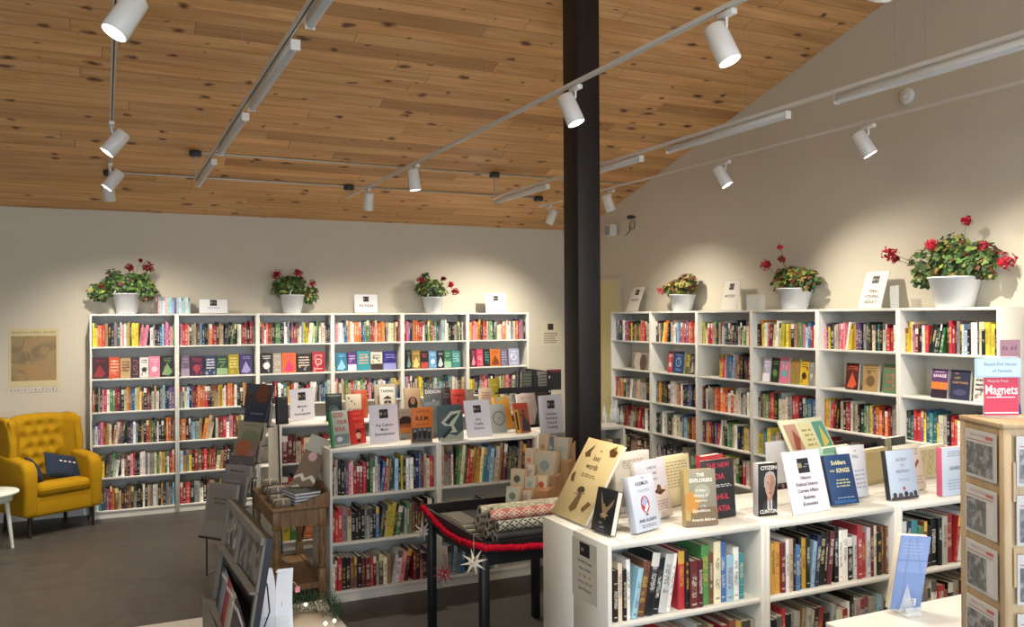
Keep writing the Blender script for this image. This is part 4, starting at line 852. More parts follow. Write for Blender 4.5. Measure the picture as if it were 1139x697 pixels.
def spot(x, y, head, aim, label, lit=True, power=55, group='track spotlights', size=2.0):
    e = empty('track_spotlight', (x, y, TZ-.018), 0, label, 'spotlight', group)
    MB().rbox(-.016, .016, -.05, .05, -.024, 0, .003, 1).build('adapter', M['whitemetal'], e)
    MB().tube([(0, 0, -.02), (0, 0, -.06), (head[0]*.6, head[1]*.6, -.085)], .006, 8).build('yoke', M['whitemetal'], e)
    d = Vector(aim).normalized(); c0 = Vector((head[0], head[1], -.125)); q = Vector((0, 0, 1)).rotation_difference(-d).to_matrix().to_4x4(); q.translation = c0
    hd = MB().lathe([(.001, .085), (.04, .085), (.047, .078), (.049, -.08), (.046, -.083), (.044, -.08), (.043, -.06), (.001, -.06)], 28, M=q).build('lamp_head', M['whitemetal'], e)
    ln = MB().lathe([(.001, -.068), (.042, -.068), (.042, -.0665), (.001, -.0665)], 24, M=q).build('lens', M['lamp'] if lit else M['whiteplastic'], hd)
    if power:
        L = bpy.data.lights.new('spotlight_beam', 'SPOT'); L.energy = power; L.color = (1, .9, .75); L.spot_size = size; L.spot_blend = 1.; L.shadow_soft_size = .03
        lo = bpy.data.objects.new('spotlight_beam', L); col.objects.link(lo); lo.parent = hd
        lo.matrix_local = Matrix.Translation(c0+d*.088) @ Vector((0, 0, -1)).rotation_difference(d).to_matrix().to_4x4()
    return e
SP = 1.5
SPEC = [
 (.04, 3.45, (.03, 0), (-.5, -.15, -.9), 'spotlight at the top left of the photo, largest on the leftmost track', 50),
 (.04, 5.95, (.02, .02), (-.6, -.05, -.8), 'second spotlight on the leftmost track, tilted left', 190),
 (.04, 7.55, (.02, .02), (-.6, -.05, -.85), 'third spotlight on the leftmost track, tilted left', 165),
 (.04, 8.25, (-.01, .02), (.12, .35, -1.), 'last spotlight on the leftmost track, by the back wall', 140),
 (2.277, 2.78, (0, .03), (.25, -.35, -1.), 'bright spotlight near the top right on the crossing track', 50),
 (2.277, 4.02, (-.02, .02), (.3, -.3, -1.), 'bright spotlight in front of the dark post', 90),
 (2.277, 6.63, (-.02, .0), (.12, -.05, -1.), 'lit spotlight left of the post on the crossing track', 140),
 (2.277, 8.03, (0, .0), (.02, .3, -1.), 'last spotlight on the crossing track near the conduit', 175),
 (4.47, 8.5, (.03, 0), (-.3, .35, -1.), 'spotlight just left of the dark post, near the back wall', 150),
 (4.47, 7.2, (-.02, .02), (.4, .0, -1.), 'spotlight just right of the dark post', 85),
 (4.47, 5.48, (-.02, .02), (.4, -.45, -1.), 'third spotlight from the post on the right-wall track', 95),
 (4.47, 4.06, (-.02, .02), (.4, -.4, -1.), 'right-most spotlight on the right-wall track', 100),
]
for (x, y, hd, aim, lab, pw) in SPEC: spot(x, y, hd, aim, lab, True, pw*SP)
# lamps of the same tracks over the photographer's end of the shop (outside the frame)
for (x, y, aim, pw) in ((4.47, 2.6, (.4, .1, -1.), 60), (2.277, 1.2, (.15, .7, -1.), 60), (.04, 1.5, (2.4, .9, -2.2), 42), (.04, .2, (2.3, 2.4, -2.2), 22), (2.277, 2.0, (.4, .8, -1.), 40)):
    if pw: spot(x, y, (0, 0), aim, 'spotlight beyond the frame on the %s track, over the near shop end' % {4.47: 'right-wall', 2.277: 'crossing', .04: 'leftmost'}[x], True, pw*SP)
def bar(x, ya, yb, label, off=.026):
    e = empty('linear_lamp', (x+off, ya, TZ-.03), 0, label, 'linear lamp', 'linear lamps on the ceiling tracks'); L = yb-ya
    MB().rbox(-.02, .02, 0, L, -.02, .01, .003, 1).build('housing', M['whitemetal'], e)
    MB().tube([(0, .015, -.02), (0, L-.015, -.02)], .017, 12).build('diffuser', M['whiteplastic'], e)
    MB().box(-.021, .021, -.003, .003, -.036, .011).build('end_cap', M['whitemetal'], e); MB().box(-.021, .021, L-.003, L+.003, -.036, .011).build('end_cap', M['whitemetal'], e)
bar(.738, 7.0, 8.25, 'linear lamp farthest back on the left bar track'); bar(.738, 5.35, 6.6, 'second linear lamp from the back on the left bar track'); bar(.738, 3.85, 5.1, 'third linear lamp from the back on the left bar track'); bar(.738, 2.3, 3.55, 'linear lamp cut by the top edge, left bar track')
bar(3.693, 7.1, 8.28, 'linear lamp left of the dark post'); bar(3.693, 5.55, 6.75, 'linear lamp just right of the dark post'); bar(3.693, 3.98, 5.2, 'middle linear lamp on the track crossing the right wall'); bar(3.693, 2.35, 3.6, 'linear lamp at the top right corner of the photo')

# ================================================================ WALL THINGS
# poster
mb = MB().box(0, .44, -.003, 0, .0, .577, 'cdbf96'); mb.rect(.02, .42, .5, .555, -.0034, 'c9bb8d')
mb.text('National Press & Gallery  April 2022', .22, .527, .026, -.0038, '4a4230', 'CENTER', .38)
po = mb.build('poster', M['print'], loc=(-.857, 9.689, 1.306)); tag(po, 'landscape poster taped to the wall above the yellow armchair', 'poster')
MB().box(.025, .415, -.0036, -.003, .06, .5).build('landscape_print', M['landscape'], po)
mb = MB().box(0, .44, -.0032, 0, -.05, -.005, 'cfc8ba')
for i in range(14): mb.rect(.02+i*.03, .03+i*.03, -.04+R.random()*.01, -.025+R.random()*.01, -.0036, '6a6a72')
mb.build('caption_strip', M['print'], po)
# white notice
mb = MB().box(0, .29, -.002, 0, 0, .31, 'd6ccb4'); mb.rect(.1, .18, .2, .28, -.0025, '33322e')
for i in range(6): mb.rect(.04, .25-R.random()*.05, .155-i*.024, .165-i*.024, -.0025, '857c6a')
tag(mb.build('notice', M['print'], loc=(4.965, 9.689, 1.6)), 'small white notice with a black square on back wall by the post', 'notice')
# smoke detector
q = Matrix.Rotation(-PI/2, 4, 'Y')
d = MB().lathe([(.001, 0), (.065, 0), (.065, .012), (.058, .03), (.04, .036), (.001, .036)], 28, M=q).build('smoke_detector', M['whitemetal'], loc=(5.569, 4.678, 3.644)); tag(d, 'round white smoke detector high on the right wall', 'smoke detector')
MB().lathe([(.001, .036), (.02, .036), (.02, .04), (.001, .04)], 16, M=q).build('sensor_dome', M['whiteplastic'], d)
# speaker & camera
sp_ = empty('wall_speaker', (5.569, 8.87, 3.0), 0, 'small white box speaker on the right wall by the post', 'speaker')
MB().rbox(-.12, -.02, -.07, .07, -.07, .07, .01, 2).build('speaker_box', M['whitemetal'], sp_); MB().box(-.1215, -.119, -.055, .055, -.058, .05).build('grille', plain('grille_blue_grey', '9aa0a4', .7), sp_)
MB().box(-.02, 0, -.02, .02, -.02, .02).build('bracket', M['whitemetal'], sp_)
cm = empty('security_camera', (5.569, 8.45, 3.12), 0, 'small dark camera with a cable loop on the right wall', 'security camera')
MB().tube([(-.02, 0, 0), (-.09, .02, -.005)], .022, 12).build('camera_body', M['darkgrey'], cm); MB().tube([(0, 0, 0), (-.025, 0, 0)], .012, 8).build('mount', M['darkgrey'], cm)
MB().tube([(-.012, .04+.05*math.cos(t), -.09+.05*math.sin(t)) for t in [2*PI*k/20 for k in range(21)]]+[(-.012, .1, -.16), (-.012, .2, -.2)], .004, 6).build('cable_loop', M['darkgrey'], cm)
# pink notice on the end of the right bookcases
A = at(1112, 378, y=3.746); B = at(1139, 378, y=3.746); C_ = at(1112, 490, y=3.746); H_ = A.z-C_.z
mb = MB().box(0, .2, -.0015, 0, 0, H_, 'b891a8')
for (t, x, z) in (('the', .015, .9), ('space', .015, .8), ('between', .015, .68), ('and', .1, .9), ('us', .13, .8), ('.', .015, .55)): mb.text(t, x, z*H_, .045, -.002, '3a2b40', 'LEFT')
mb.disc(.12, .28*H_, .085, .085, -.0021, '34408c'); mb.disc(.1, .3*H_, .05, .05, -.0024, '7f8ac0'); mb.disc(.16, .22*H_, .06, .04, -.0026, '2a2f6c')
tag(mb.build('pink_notice', M['print'], loc=(A.x+.002, 3.7455, C_.z)), 'mauve-pink notice on the end panel of the right-wall bookcases', 'notice')

# ================================================================ ARMCHAIR
def armchair():
    e = empty('armchair', (-.64, 8.81, 0), math.radians(30), 'mustard yellow buttoned wing armchair against the back wall', 'armchair')
    W, D = .69, .60
    seat = MB().rbox(.02, W-.02, .01, D-.02, .18, .37, .035, 4); seat.build('seat_base', M['mustard'], e)
    cu = MB(); n = 14; vs = []; fs = []
    x0, x1, y0, y1 = .1, W-.1, -.015, D-.14
    cu.rbox(x0, x1, y0, y1, .365, .475, .045, 5); cu.build('seat_cushion', M['mustard'], e)
    MB().tube([(x0+.02, y0-.001, .42), (x1-.02, y0-.001, .42)], .005, 6).build('piping', M['mustard'], e)
    # tufted backrest : displaced grid wrapped into a shallow U with wings
    def surf(u, v):   # u -1..1, v 0..1
        x = W/2+u*(W/2-.03+.02*v); bow = .17*max(0, abs(u)-.62)/.38
        y = D-.15+.06*v-bow*(1 if v > .25 else .6)
        top = 1.07-.05*abs(u)**3; z = .42+v*(top-.42)
        return Vector((x, y, z))
    nu, nv = 56, 44; g = MB(); vs = []
    btn = []
    for r_ in range(5):
        for k in range(-2, 3):
            uu = k*.32+(.16 if r_ % 2 else 0); vv = .2+r_*.16
            if abs(uu) < .62: btn.append((uu, vv))
    for j in range(nv+1):
        for i in range(nu+1):
            u, v = -1+2*i/nu, j/nv; p = surf(u, v)
            dd = min(math.hypot((u-a)*.34, (v-b)*.62) for a, b in btn)
            puff = min(1, dd/.075); dimple = .05*(puff**.55)
            # pleat lines between buttons
            s1 = abs(((u*.34*.62/.62/.0408)+(v*.62)/.1054) % 1-.5); 
            edge = min(1, (1-abs(u))/.12, v/.05+.2, (1-v)/.09); edge = math.sqrt(max(0, edge))
            vs.append(p+Vector((0, -dimple*edge-.012*edge, 0)))
    fs = [(j*(nu+1)+i, j*(nu+1)+i+1, (j+1)*(nu+1)+i+1, (j+1)*(nu+1)+i) for j in range(nv) for i in range(nu)]
    g.geo(vs, fs, sm=True)
    # back shell
    vb = []
    for j in range(nv+1):
        for i in range(nu+1):
            u, v = -1+2*i/nu, j/nv; p = surf(u, v); ed = math.sqrt(max(0, min(1, (1-abs(u))/.1, (1-v)/.08, 1))); vb.append(p+Vector((0, .015+.085*ed, 0)))
    g.geo(vb, [f[::-1] for f in fs], sm=True)
    # rim stitching front to back
    def rim(idx):
        for a, b_ in zip(idx, idx[1:]): g.geo([vs[a], vs[b_], vb[b_], vb[a]], [(0, 1, 2, 3)], sm=True)
    rim([nv*(nu+1)+i for i in range(nu, -1, -1)]); rim([j*(nu+1) for j in range(nv, -1, -1)]); rim([j*(nu+1)+nu for j in range(nv+1)]); rim([i for i in range(nu+1)])
    br = g.build('backrest', M['mustard'], e)
    for a, b_ in btn:
        MB().ball((0, 0, 0), .011, sub=2, sc=(1, .5, 1)).build('button', M['mustard'], br, loc=surf(a, b_)+Vector((0, -.012, 0)))
    # wings
    for s in (0, 1):
        bm = bmesh.new(); prof = [(D-.04, .6), (.36, .62), (.3, .68), (.3, .84), (.34, .98), (.42, 1.05), (D-.02, 1.06), (D+.0, .8)]
        xa, xb = (.0, .075) if s == 0 else (W-.075, W)
        v0 = [bm.verts.new((xa, y, z)) for y, z in prof]; v1 = [bm.verts.new((xb, y, z)) for y, z in prof]
        bm.faces.new(v0); bm.faces.new(v1[::-1])
        for k in range(len(prof)): k2 = (k+1) % len(prof); bm.faces.new((v0[k2], v0[k], v1[k], v1[k2]))
        bmesh.ops.recalc_face_normals(bm, faces=bm.faces); bmesh.ops.bevel(bm, geom=bm.edges[:], offset=.028, segments=4, profile=.5, affect='EDGES')
        MB().bm(bm).build('wing', M['mustard'], e)
        # arm: front slightly lower and rolled
        bm = bmesh.new(); prof = [(0.0, .19), (-.01, .5), (.0, .62), (.06, .68), (.3, .705), (D-.05, .72), (D-.02, .19)]
        xa, xb = (-.02, .105) if s == 0 else (W-.105, W+.02)
        v0 = [bm.verts.new((xa, y, z)) for y, z in prof]; v1 = [bm.verts.new((xb, y, z)) for y, z in prof]
        bm.faces.new(v0); bm.faces.new(v1[::-1])
        for k in range(len(prof)): k2 = (k+1) % len(prof); bm.faces.new((v0[k2], v0[k], v1[k], v1[k2]))
        bmesh.ops.recalc_face_normals(bm, faces=bm.faces); bmesh.ops.bevel(bm, geom=bm.edges[:], offset=.034, segments=5, profile=.5, affect='EDGES')
        MB().bm(bm).build('arm', M['mustard'], e)
    for (x, y, dx, dy) in ((.06, .06, -.01, -.01), (W-.06, .06, .01, -.01), (.07, D-.09, -.01, .03), (W-.07, D-.09, .01, .03)):
        MB().tube([(x, y, .2), (x+dx, y+dy, 0)], [.026, .016], 4).build('leg', M['darkwood'], e)
    # cushions
    def pillow(name, label, loc, rot, w, h, t, dots):
        mb = MB(); n = 18; vs = []
        for s in (-1, 1):
            for j in range(n+1):
                for i in range(n+1):
                    u, v = -1+2*i/n, -1+2*j/n; k = (1-u**4)*(1-v**4); pin = 1-.07*(u*u*v*v)*0-.06*((1-abs(u))*abs(v)+(1-abs(v))*abs(u))
                    vs.append((u*w/2*pin, s*t/2*math.sqrt(max(0, k)), v*h/2*pin))
        m = (n+1)**2; fs = []
        for j in range(n):
            for i in range(n):
                a = j*(n+1)+i; fs.append((a, a+1, a+n+2, a+n+1)); fs.append(tuple(m+q for q in (a+n+1, a+n+2, a+1, a)))
        mb.geo(vs, fs, sm=True)
        o = mb.build(name, M['navyfab'], loc=e_m @ Vector(loc), rot=(rot[0], rot[1], rot[2]+math.radians(30))); tag(o, label, 'cushion')
        if dots:
            dm = MB()
            for k in range(4): dm.ball((-.07+.047*k, -t/2*.985, .03), .011, 'ffffff', sub=2, sc=(1.5, .25, .7))
            dm.build('white_motif', M['paper'], o)
    e_m = Matrix.Translation((-.64, 8.81, 0)) @ Matrix.Rotation(math.radians(30), 4, 'Z')
    pillow('cushion', 'navy cushion with a row of white motifs on the yellow armchair', (.47, .25, .565), (-.55, .28, .1), .41, .25, .1, True)
    pillow('cushion', 'plain navy cushion tucked against the left arm of the armchair', (.17, .2, .56), (-.5, .5, .8), .28, .24, .09, False)
armchair()
# side table
t = empty('side_table', (-.93, 8.6, 0), 0, 'small pale round side table cut by the left edge', 'table')
MB().lathe([(.001, .47), (.24, .47), (.25, .475), (.25, .49), (.245, .495), (.001, .495)], 40).build('tabletop', M['mint'], t)
MB().lathe([(.19, .41), (.2, .41), (.2, .47), (.19, .47)], 32, cap=False).build('apron', M['mint'], t)
for k in range(3):
    a = math.radians(-5+120*k); MB().tube([(.15*math.cos(a), .15*math.sin(a), .47), (.2*math.cos(a), .2*math.sin(a), 0)], [.02, .013], 10).build('leg', M['mint'], t)

# ================================================================ TURNED-LEG TABLE
tb = empty('turned_leg_table', (1.0, 5.86, 0), 0, 'brown wooden table with turned legs beside the middle island', 'table')
TW, TD, TH = .36, .82, .70
MB().rbox(-.01, TW+.01, -.01, TD+.01, TH-.022, TH, .006, 2).build('tabletop', M['tableplank'], tb)
ap = MB().box(.03, TW-.03, .012, .03, TH-.13, TH-.022).box(.03, TW-.03, TD-.03, TD-.012, TH-.13, TH-.022).box(.012, .03, .03, TD-.03, TH-.13, TH-.022).box(TW-.03, TW-.012, .03, TD-.03, TH-.13, TH-.022); ap.build('apron', M['tablewood'], tb)
prof = [(.018, 0), (.024, .01), (.024, .03), (.02, .04)]
turn = [(.016, .27), (.026, .285), (.018, .3), (.024, .33), (.028, .38), (.024, .43), (.015, .46), (.026, .475), (.016, .49), (.022, .52), (.016, .54), (.016, .555)]
for (x, y) in ((.028, .028), (TW-.028, .028), (.028, TD-.028), (TW-.028, TD-.028)):
    m = MB().rbox(x-.026, x+.026, y-.026, y+.026, .55, TH-.022, .003, 1).rbox(x-.026, x+.026, y-.026, y+.026, .1, .27, .003, 1)
    m.lathe(turn, 18, M=Matrix.Translation((x, y, 0))).lathe([(.018, 0), (.025, .02), (.026, .06), (.018, .085), (.02, .1)], 18, M=Matrix.Translation((x, y, 0))); m.build('leg', M['tablewood'], tb)
MB().box(.04, TW-.04, .01, .035, .14, .18).box(.04, TW-.04, TD-.035, TD-.01, .14, .18).box(.01, .035, .04, TD-.04, .14, .18).box(TW-.035, TW-.01, .04, TD-.04, .14, .18).build('stretcher', M['tablewood'], tb)
MB().box(.035, TW-.035, .035, TD-.035, .155, .172).build('lower_shelf', M['tableplank'], tb)
# sloping tray side on the table top
m = MB(); xa, xb = .12, TW+.0
m.geo([(xa, -.005, TH), (xb, -.005, TH), (xb, -.005, TH+.085), (xa, .012, TH), (xb, .012, TH), (xb, .012, TH+.085)], [(0, 1, 2), (5, 4, 3), (0, 3, 4, 1), (1, 4, 5, 2), (2, 5, 3, 0)])
m.geo([(xb, -.005, TH), (xb+.014, -.005, TH), (xb+.014, -.005, TH+.09), (xb, -.005, TH+.09), (xb, .55, TH), (xb+.014, .55, TH), (xb+.014, .55, TH+.13), (xb, .55, TH+.13)], [(0, 1, 2, 3), (7, 6, 5, 4), (0, 4, 5, 1), (1, 5, 6, 2), (2, 6, 7, 3), (3, 7, 4, 0)])
m.build('sloping_side', M['tablewood'], tb)
# wrapped packets
names = ['nearest corner', 'second from the near edge', 'third from the near edge', 'fourth from the near edge', 'farthest on the left']
ki = 0
for (x, y, z, nme, col_) in ((.075, .09, 0, 'nearest the table corner', 0), (.08, .24, 0, 'second from the table corner', 0), (.085, .39, 0, 'third along the left edge', 0), (.09, .54, 0, 'fourth along the left edge', 0), (.09, .69, 0, 'farthest along the left edge', 0), (.08, .32, .045, 'in the upper layer, nearer one', 0), (.09, .6, .045, 'in the upper layer, farther one', 0), (.2, .3, 0, 'beside the stacked books', 0)):
    o = MB().rbox(-.055, .055, -.055, .055, 0, .043, .014, 3).build('wrapped_packet', M['soapwrap'], loc=(1.0+x, 5.86+y, TH+.0005+z), rot=(0, 0, R.uniform(-.3, .3))); tag(o, 'grey wrapped packet tied with white twine, '+nme, 'packet', 'twine-tied packets on the wooden table')
    MB().tube([(-.057, 0, .02), (-.05, 0, .044), (0, .004, .046), (.05, 0, .044), (.057, 0, .02)], .0032, 6).tube([(0, -.057, .02), (0, -.05, .044), (.003, 0, .047), (0, .05, .044), (0, .057, .02)], .0032, 6).build('twine', M['twine'], o)
for i in range(4):
    o = MB(); pm = MB(); Mx = Matrix.Translation((1.155, 5.9, TH+.001+i*.021)) @ Matrix.Rotation(.22+.03*math.sin(i*2), 4, 'Z')
    o.box(0, .19, 0, .25, 0, .0022, '22252c').box(0, .19, 0, .25, .0175, .0197, '22252c' if i < 3 else '3a3d40').box(.188, .19, .001, .249, .0022, .0175, '22252c'); pm.box(.003, .187, .003, .247, .0022, .0175, 'd5dade')
    if i == 3: o.geo([(.02, .02, .0199), (.17, .02, .0199), (.17, .23, .0199), (.02, .23, .0199)], [(0, 1, 2, 3)], '4a5250')
    q = o.build('book', M['print'], M=Mx); pm.build('page_block', M['print'], q); tag(q, 'flat black book on the wooden table, %s of the stack of four' % ('bottom', 'second', 'third', 'topmost')[i], 'book', 'stacked books on the wooden table')
tz = TH+.086
A = at(316, 556, y=6.05); 
def leanbook(label, BL, BR, TL, d, w_, th, base, art, z0, spine=None):
    Pl = at(*BL, d=d); Pr = at(*BR, d=d+.02); X = (Pr-Pl); X.z = 0; T = at(*TL, d=d+.1)
    X.normalize(); Z = (T-Pl); L = Z.length; Z.normalize(); X = (X-Z*X.dot(Z)).normalized()
    Mx = frame(Pl, X, Z); w_ = w_
    mb = MB().box(0, w_, 0, .002, 0, L, base).box(0, w_, th-.002, th, 0, L, base).box(0, .002, .002, th-.002, 0, L, spine or base); cover(mb, w_, L, art)
    o = mb.build('book', M['print'], M=Mx); MB().box(.002, w_-.003, .002, th-.002, .003, L-.003, 'dfe3e6').build('page_block', M['matte'], o); return tag(o, label, 'book')
leanbook('tall book with brown and white wave picture leaning above the stack', (318, 551), (341, 549), (347, 482), 6.05, .15, .02, '6f5a44',
    [('r', 0, 1, 0, 1, '7a6248'), ('r', .0, 1, .0, .12, '8c8a80'), ('p', [(0, .32), (.3, .4), (.5, .34), (.75, .42), (1, .36), (1, .3), (.7, .36), (.45, .28), (.25, .34), (0, .27)], 'd8d2c4'), ('p', [(0, .15), (.3, .22), (.6, .17), (1, .24), (1, .2), (.6, .13), (.3, .18), (0, .11)], 'c9c2b2'), ('r', .0, 1, .75, 1, 'b5b0a2'), ('d', .45, .68, .2, .22, 'd0a3a0')], 0)
leanbook('dark book with pale edge leaning behind the wave-picture book', (341, 549), (345, 549), (362, 497), 6.12, .03, .012, '8e98a4', [('r', 0, 1, 0, 1, 'a9b3c0')], 0)

# ================================================================ REAR TIERED MAGAZINE RACK
rk = empty('magazine_rack', at(262, 600, d=6.6)*1., 0, 'grey stepped rack of magazines in front of the back bookcases', 'magazine rack')
rk.location.z = 0; O = rk.location.copy()
nrm = Vector((-.8, -.6, 0)); tdir = Vector((.6, -.8, 0))
tiers = [ # px centre, top py, bottom py, D, width, colours, label
 (285, 427, 452, 7.0, .27, '4a4345', [('r', 0, 1, .55, 1, '55504e'), ('d', .7, .6, .25, .3, '7a4a36'), ('r', .05, .5, .7, .95, '46566c')], 'magazine with a red-brown portrait, top tier of the stepped rack'),
 (284, 448, 473, 6.93, .27, '3c4252', [('r', .1, .9, .2, .8, '343b50'), ('l', .2, .8, .45, .6, 1, '8590a8')], 'navy magazine, second tier of the stepped rack'),
 (277, 469, 494, 6.86, .27, '9b9680', [('l', .2, .8, .8, .9, 1, '6f6c58'), ('d', .5, .35, .35, .2, '7f8a68')], 'olive-beige magazine, third tier of the stepped rack'),
 (272, 489, 513, 6.8, .27, '8e7c72', [('d', .4, .6, .3, .25, 'b06a48'), ('d', .7, .3, .2, .15, 'a87a78')], 'pinkish magazine with an orange shape, fourth tier of stepped rack'),
 (266, 507, 530, 6.74, .26, '62605f', [('p', [(.1, .2), (.5, .8), (.9, .3)], '6f6a70')], 'dark grey magazine, fifth tier of the stepped rack'),
 (261, 517, 547, 6.68, .26, '8b8a8c', [('l', .2, .8, .7, .85, 1, '45464c')], 'mid grey magazine, sixth tier of the stepped rack'),
 (256, 528, 562, 6.62, .26, '7f7e7f', [('l', .2, .8, .75, .85, 1, '9a999c')], 'grey magazine, seventh tier of the stepped rack'),
 (240, 538, 598, 6.5, .3, '938f8a', [('r', .08, .92, .3, .9, '8a8680'), ('l', .25, .8, .6, .75, 2, '5f5c58')], 'large pale grey magazine, lowest visible tier of the stepped rack')]
pocket = []
for (px, ty, by, D_, w_, cc, art, lab) in tiers:
    Pb = at(px, by, d=D_); Pt = at(px, ty, d=D_+.02); L = (Pt-Pb).length
    Z = (Vector((0, 0, 1))-nrm*.18).normalized(); Mx = frame(Pb-tdir*w_/2, tdir, Z)
    mb = MB().box(0, w_, 0, .03, 0, L, cc); cover(mb, w_, L, art)
    for q_ in range(5): mb.geo([(w_+.0006, .004+.005*q_, .004), (w_+.0006, .0065+.005*q_, .004), (w_+.0006, .0065+.005*q_, L-.004), (w_+.0006, .004+.005*q_, L-.004)], [(0, 1, 2, 3)], 'b9b5ae' if q_ % 2 else '8f8c88')
    o = mb.build('magazine', M['print'], M=Mx); tag(o, lab, 'magazine', 'magazines on the stepped rack')
    pocket.append((Pb, w_))
mp = MB()
for Pb, w_ in pocket:
    a = Pb-tdir*(w_/2+.01)-Vector((0, 0, .006)); 
    q = frame(a, tdir, (0, 0, 1)); mp.box(0, w_+.02, -.02, .06, -.004, 0, M=q).box(0, w_+.02, -.022, -.019, 0, .012, M=q)
mp2 = [(p[0], p[1], p[2]) for p in mp.v]; mp.v = [(p[0]-O.x, p[1]-O.y, p[2]) for p in mp2]
mp.build('wire_tier', M['darkgrey'], rk)
for s in (-1, 1):
    fr = MB(); top = pocket[0][0]+tdir*s*.15; bot = pocket[-1][0]+tdir*s*.15; foot = bot.copy(); foot.z = 0
    bk = top-nrm*.08; bk.z = 0
    for a, b_ in (((foot, bot+Vector((0, 0, .05))), (bot, top+Vector((0, 0, .18))), (top+Vector((0, 0, .18))-nrm*.03, bk), (foot, bk)) if s > 0 else ((top+Vector((0, 0, .18))-nrm*.03, bk), (foot, bk), (foot, bot))):
        fr.tube([a-O*1.-nrm*.05, b_-O*1.-nrm*.05], .007, 8)
    fr.build('side_frame', M['darkgrey'], rk)

# ================================================================ FOREGROUND LEFT: counter, card rack, holder, greenery
MB
ct = empty('counter', (-.9, 2.1, 0), 0, 'white counter corner at the bottom left', 'counter')
MB().rbox(0, 1.62, 0, 1.03, .92, .95, .004, 2).build('worktop', M['counter'], ct); MB().box(.03, 1.59, .04, .99, .08, .92).build('cabinet_body', M['white'], ct); MB().box(.06, 1.56, .08, .95, 0, .08).build('plinth', M['darkgrey'], ct)
# card rack: board facing left (-x), leaning
rk2 = empty('card_rack', (.32, 2.66, .9505), 0, 'dark tabletop rack with pale wooden strips and leaflets, bottom left', 'display rack')
o0 = Vector((.30, 2.935, .951)); XD = Vector((.02, -.56, 0)); ZD = Vector((.07, 0, .43))
XL, ZL = XD.length, ZD.length; Mx = frame(o0, XD, ZD); Mi = Matrix.Translation((-.32, -2.66, -.9505)) @ Mx
MB().box(0, XL, .0, .018, .0, ZL, M=Mi).build('back_board', M['black'], rk2)
fr = MB()
for (xa, xb, za, zb, dy) in ((0, XL, ZL-.02, ZL, -.014), (0, .018, .0, ZL, -.012), (XL-.02, XL, .02, ZL, -.006), (0, XL, ZL*.655, ZL*.67, -.022), (0, XL, ZL*.25, ZL*.265, -.034)): fr.box(xa, xb, dy, .001, za, zb, M=Mi)
fr.box(XL*.42, XL*.45, -.012, .001, ZL*.66, ZL, M=Mi); fr.build('wood_strips', M['greywood'], rk2)
lip = MB()
lip.geo([(.0, -.045, ZL*.3), (XL, -.045, ZL*.25), (XL, -.02, .0), (0, -.02, .0), (0, -.042, ZL*.3), (XL, -.042, ZL*.25), (XL, -.017, 0), (0, -.017, 0)], [(0, 1, 2, 3), (7, 6, 5, 4), (0, 4, 5, 1), (2, 6, 7, 3)], M=Mi)
lip.build('front_pocket', M['greywood'], rk2)
for (xa, xb, za, zb, lab) in ((.03, .225, ZL*.69, ZL*.94, 'monochrome picture card at the upper left of the card rack'), (.26, .53, ZL*.69, ZL*.94, 'dark picture card at the upper right of the card rack')):
    m = MB().box(0, xb-xa, 0, .003, 0, zb-za); o = m.build('picture_card', M['bwphoto'] if xa < .1 else M['magphoto'], M=Mx @ Matrix.Translation((xa, -.004, za))); tag(o, lab, 'card')
lc = [('2b3442', 'dark blue'), ('6a7078', 'grey'), ('787f8c', 'blue-grey'), ('7a2228', 'dark red'), ('8c3a34', 'brick red'), ('8f8a82', 'beige-grey'), ('a39e94', 'pale grey'), ('2a2b30', 'black'), ('33283a', 'dark plum')]
for i, (cc, nme) in enumerate(lc):
    xa = .05+i*.052; m = MB().box(0, .12, 0, .004, 0, .2-.008*(i % 3), cc).box(.01, .11, -.0004, 0, .17, .18, 'c9c9c4')
    o = m.build('leaflet', M['print'], M=Mx @ Matrix.Translation((xa, -.008-.0035*i, ZL*.25-.06+.006*(i % 3))) @ Matrix.Rotation(.16, 4, 'Y')); tag(o, '%s folded leaflet in the middle pocket of the card rack' % nme, 'leaflet', 'leaflets in the card rack')
# white acrylic-backed leaflet holder
hd = empty('leaflet_holder', (.50, 2.86, .9505), math.radians(-22), 'clear holder gripping two white upright cards beside greenery', 'card holder')
MB().rbox(-.045, .05, -.03, .03, 0, .008, .003, 1).box(-.04, .045, -.028, -.025, 0, .06).box(-.04, .045, .02, .023, 0, .06).build('holder_base', M['acrylic'], hd)
m = MB(); 
for (sg, x0, x1, dy, cc) in ((0, -.052, .0, -.02, 'dcdce2'), (1, .0, .048, 0, 'e4e6ec')):
    n = 10; va = []
    for k in range(n+1):
        t_ = k/n; bend = .02*(2*t_-1)**2*(-1 if sg == 0 else .3); z = .01+t_*.205*(1 if sg == 0 else .97)
        va.append([(x0+bend-.006*(1-t_), dy-.01, z), (x1+bend*.6, dy+.005, z)])
    for k in range(n): m.geo([va[k][0], va[k][1], va[k+1][1], va[k+1][0]]+[(p[0], p[1]+.003, p[2]) for p in (va[k][0], va[k][1], va[k+1][1], va[k+1][0])], [(0, 1, 2, 3), (7, 6, 5, 4), (1, 5, 6, 2), (0, 3, 7, 4)], cc)
m.geo([(.0, -.018, .2), (.048, .004, .2), (.046, .02, .204), (.0, .0, .204)], [(0, 1, 2, 3)], 'eceef2')
for k in range(4): m.geo([(.016, -.0045, .05+.036*k), (.034, .0035, .05+.036*k), (.034, .0035, .068+.036*k), (.016, -.0045, .068+.036*k)], [(0, 1, 2, 3)], '3c4c72')
c_ = m.build('white_cards', M['print'], hd)
